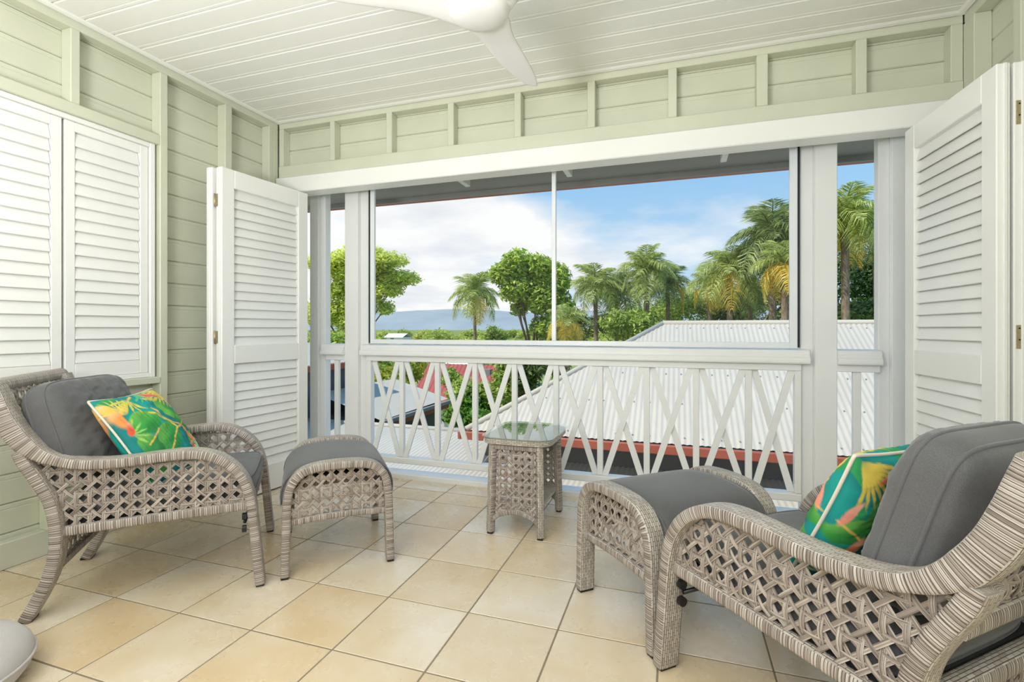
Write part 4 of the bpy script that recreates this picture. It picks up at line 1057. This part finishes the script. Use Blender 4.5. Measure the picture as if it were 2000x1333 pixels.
# broadleaf masses behind and between the palms
def bush(px, py, d, rx, rz, n, cols, label, seed, size=.13, name='shrub'):
    r = random.Random(seed); bl = []
    for k in range(7): bl.append((d_at(px+r.uniform(-1, 1)*rx*.7*975/d, py-r.uniform(-.6, .8)*rz*.7*975/d, d+r.uniform(-.6, .6)), (rx*r.uniform(.35, .6), rx*.5, rz*r.uniform(.35, .6))))
    lat = (px-1000)/975.25*d; return tree(name, at(lat, d, GR), bl, n, size, cols, label, seed, 'shrub', None, True, .07)
bush(965, 662, 34, 1.0, .8, 1800, MID, 'dark shrub at the foot of the bushy tree', 20)
bush(1150, 640, 33, 2.2, 1.3, 4200, DARK, 'dense dark shrub under the two palms right of the mullion', 21)
bush(1225, 640, 27, 1.4, .9, 2600, MID, 'shrub left of the roof hip line', 22)
bush(1265, 625, 35, 2.6, 1.6, 4200, MID, 'shrub behind the roof hip below the tall palm', 23)
bush(1350, 605, 33, 2.6, 1.5, 4200, MID, 'shrub row behind the middle of the ridge', 24)
bush(1430, 605, 30, 2.4, 1.6, 4000, DARK, 'dark shrub beneath the broad pale palm', 25)
bush(1520, 590, 28, 2.2, 2.2, 4200, DARK, 'dark shrub under the tallest palm', 26)
bush(1680, 545, 25, 2.4, 2.4, 6500, ('4a6638', '587640', '3c5630', '6c8850'), 'dark tree filling the narrow right opening', 27, .13)
bush(1690, 610, 22, 2.0, .9, 3000, DARK, 'low dark shrub at the ridge in the right opening', 28)
# garden below the rail
YG = ('a8a83a', 'c0b83c', '8a9a38', '7d9236')
bush(760, 735, 19, 1.3, .8, 3200, YG, 'yellow green shrub below the left end of the rail', 30, .09)
bush(830, 715, 24, 1.2, .7, 2600, MID, 'green shrub in front of the small shed', 31, .10)
bush(945, 755, 15.5, 1.0, 1.0, 4200, MID, 'green garden tree between red roof and hip roof', 32, .09)
bush(1010, 740, 15, .9, .8, 3600, DARK, 'dark garden shrub beside the hip roof corner', 33, .09)
bush(912, 805, 14.7, .9, .6, 3600, ('6f9a35', '86b042', '557c2b'), 'bright green shrub below the red roof', 34, .08)
bush(1050, 720, 17, .9, .6, 2400, ('8a6a52', '7b8a44', '9a7a58', '5e7a38'), 'reddish leaved shrub near the hip roof', 35, .09)
bush(885, 745, 16.8, .45, .4, 1600, MID, 'small green shrub in front of the red roof', 36, .08)
# distant bushland: a few crowns copied
protos = []
for s in range(3):
    r = random.Random(60+s); bl = [((r.uniform(-2.4, 2.4), r.uniform(-2, 2), 2.2+r.uniform(-.8, 1.0)), (r.uniform(1.4, 2.2), 1.8, r.uniform(.9, 1.5))) for _ in range(6)]
    e = tree('bushland_tree', (0, 0, 0), bl, 900, .42, (('b0bc5a', '9cac4e', 'c0c868'), ('bcc060', 'a8b052', 'ccd070'), ('a0b04c', 'b2be5a', '90a244'))[s], 'low rounded tree in the distant bushland below the mountain', 70+s, 'tree', 'distant bushland trees', True, .15); protos.append(e)
rr = random.Random(9); first = [True]*3; cnt = 0; placed = []
for k in range(900):
    d = rr.uniform(75, 270); lat = rr.uniform(-.40, .33)*d
    if d < 178 and abs(lat/d+.2277) < .045: continue
    s = rr.uniform(.75, 1.2)*(.7 if d < 110 else 1.0)
    if any((lat-a)**2+(d-b)**2 < (4.6*(s+c)*1.05)**2 for a, b, c in placed): continue
    placed.append((lat, d, s)); q = len(placed) % 3
    if first[q]: o = protos[q]; first[q] = False
    else: o = copy_tree(protos[q])
    o.location = at(lat, d, GR); o.scale = (s*1.3, s*1.3, s); o.rotation_euler = (0, 0, rr.uniform(0, 6.28))
    if len(placed) >= 90: break
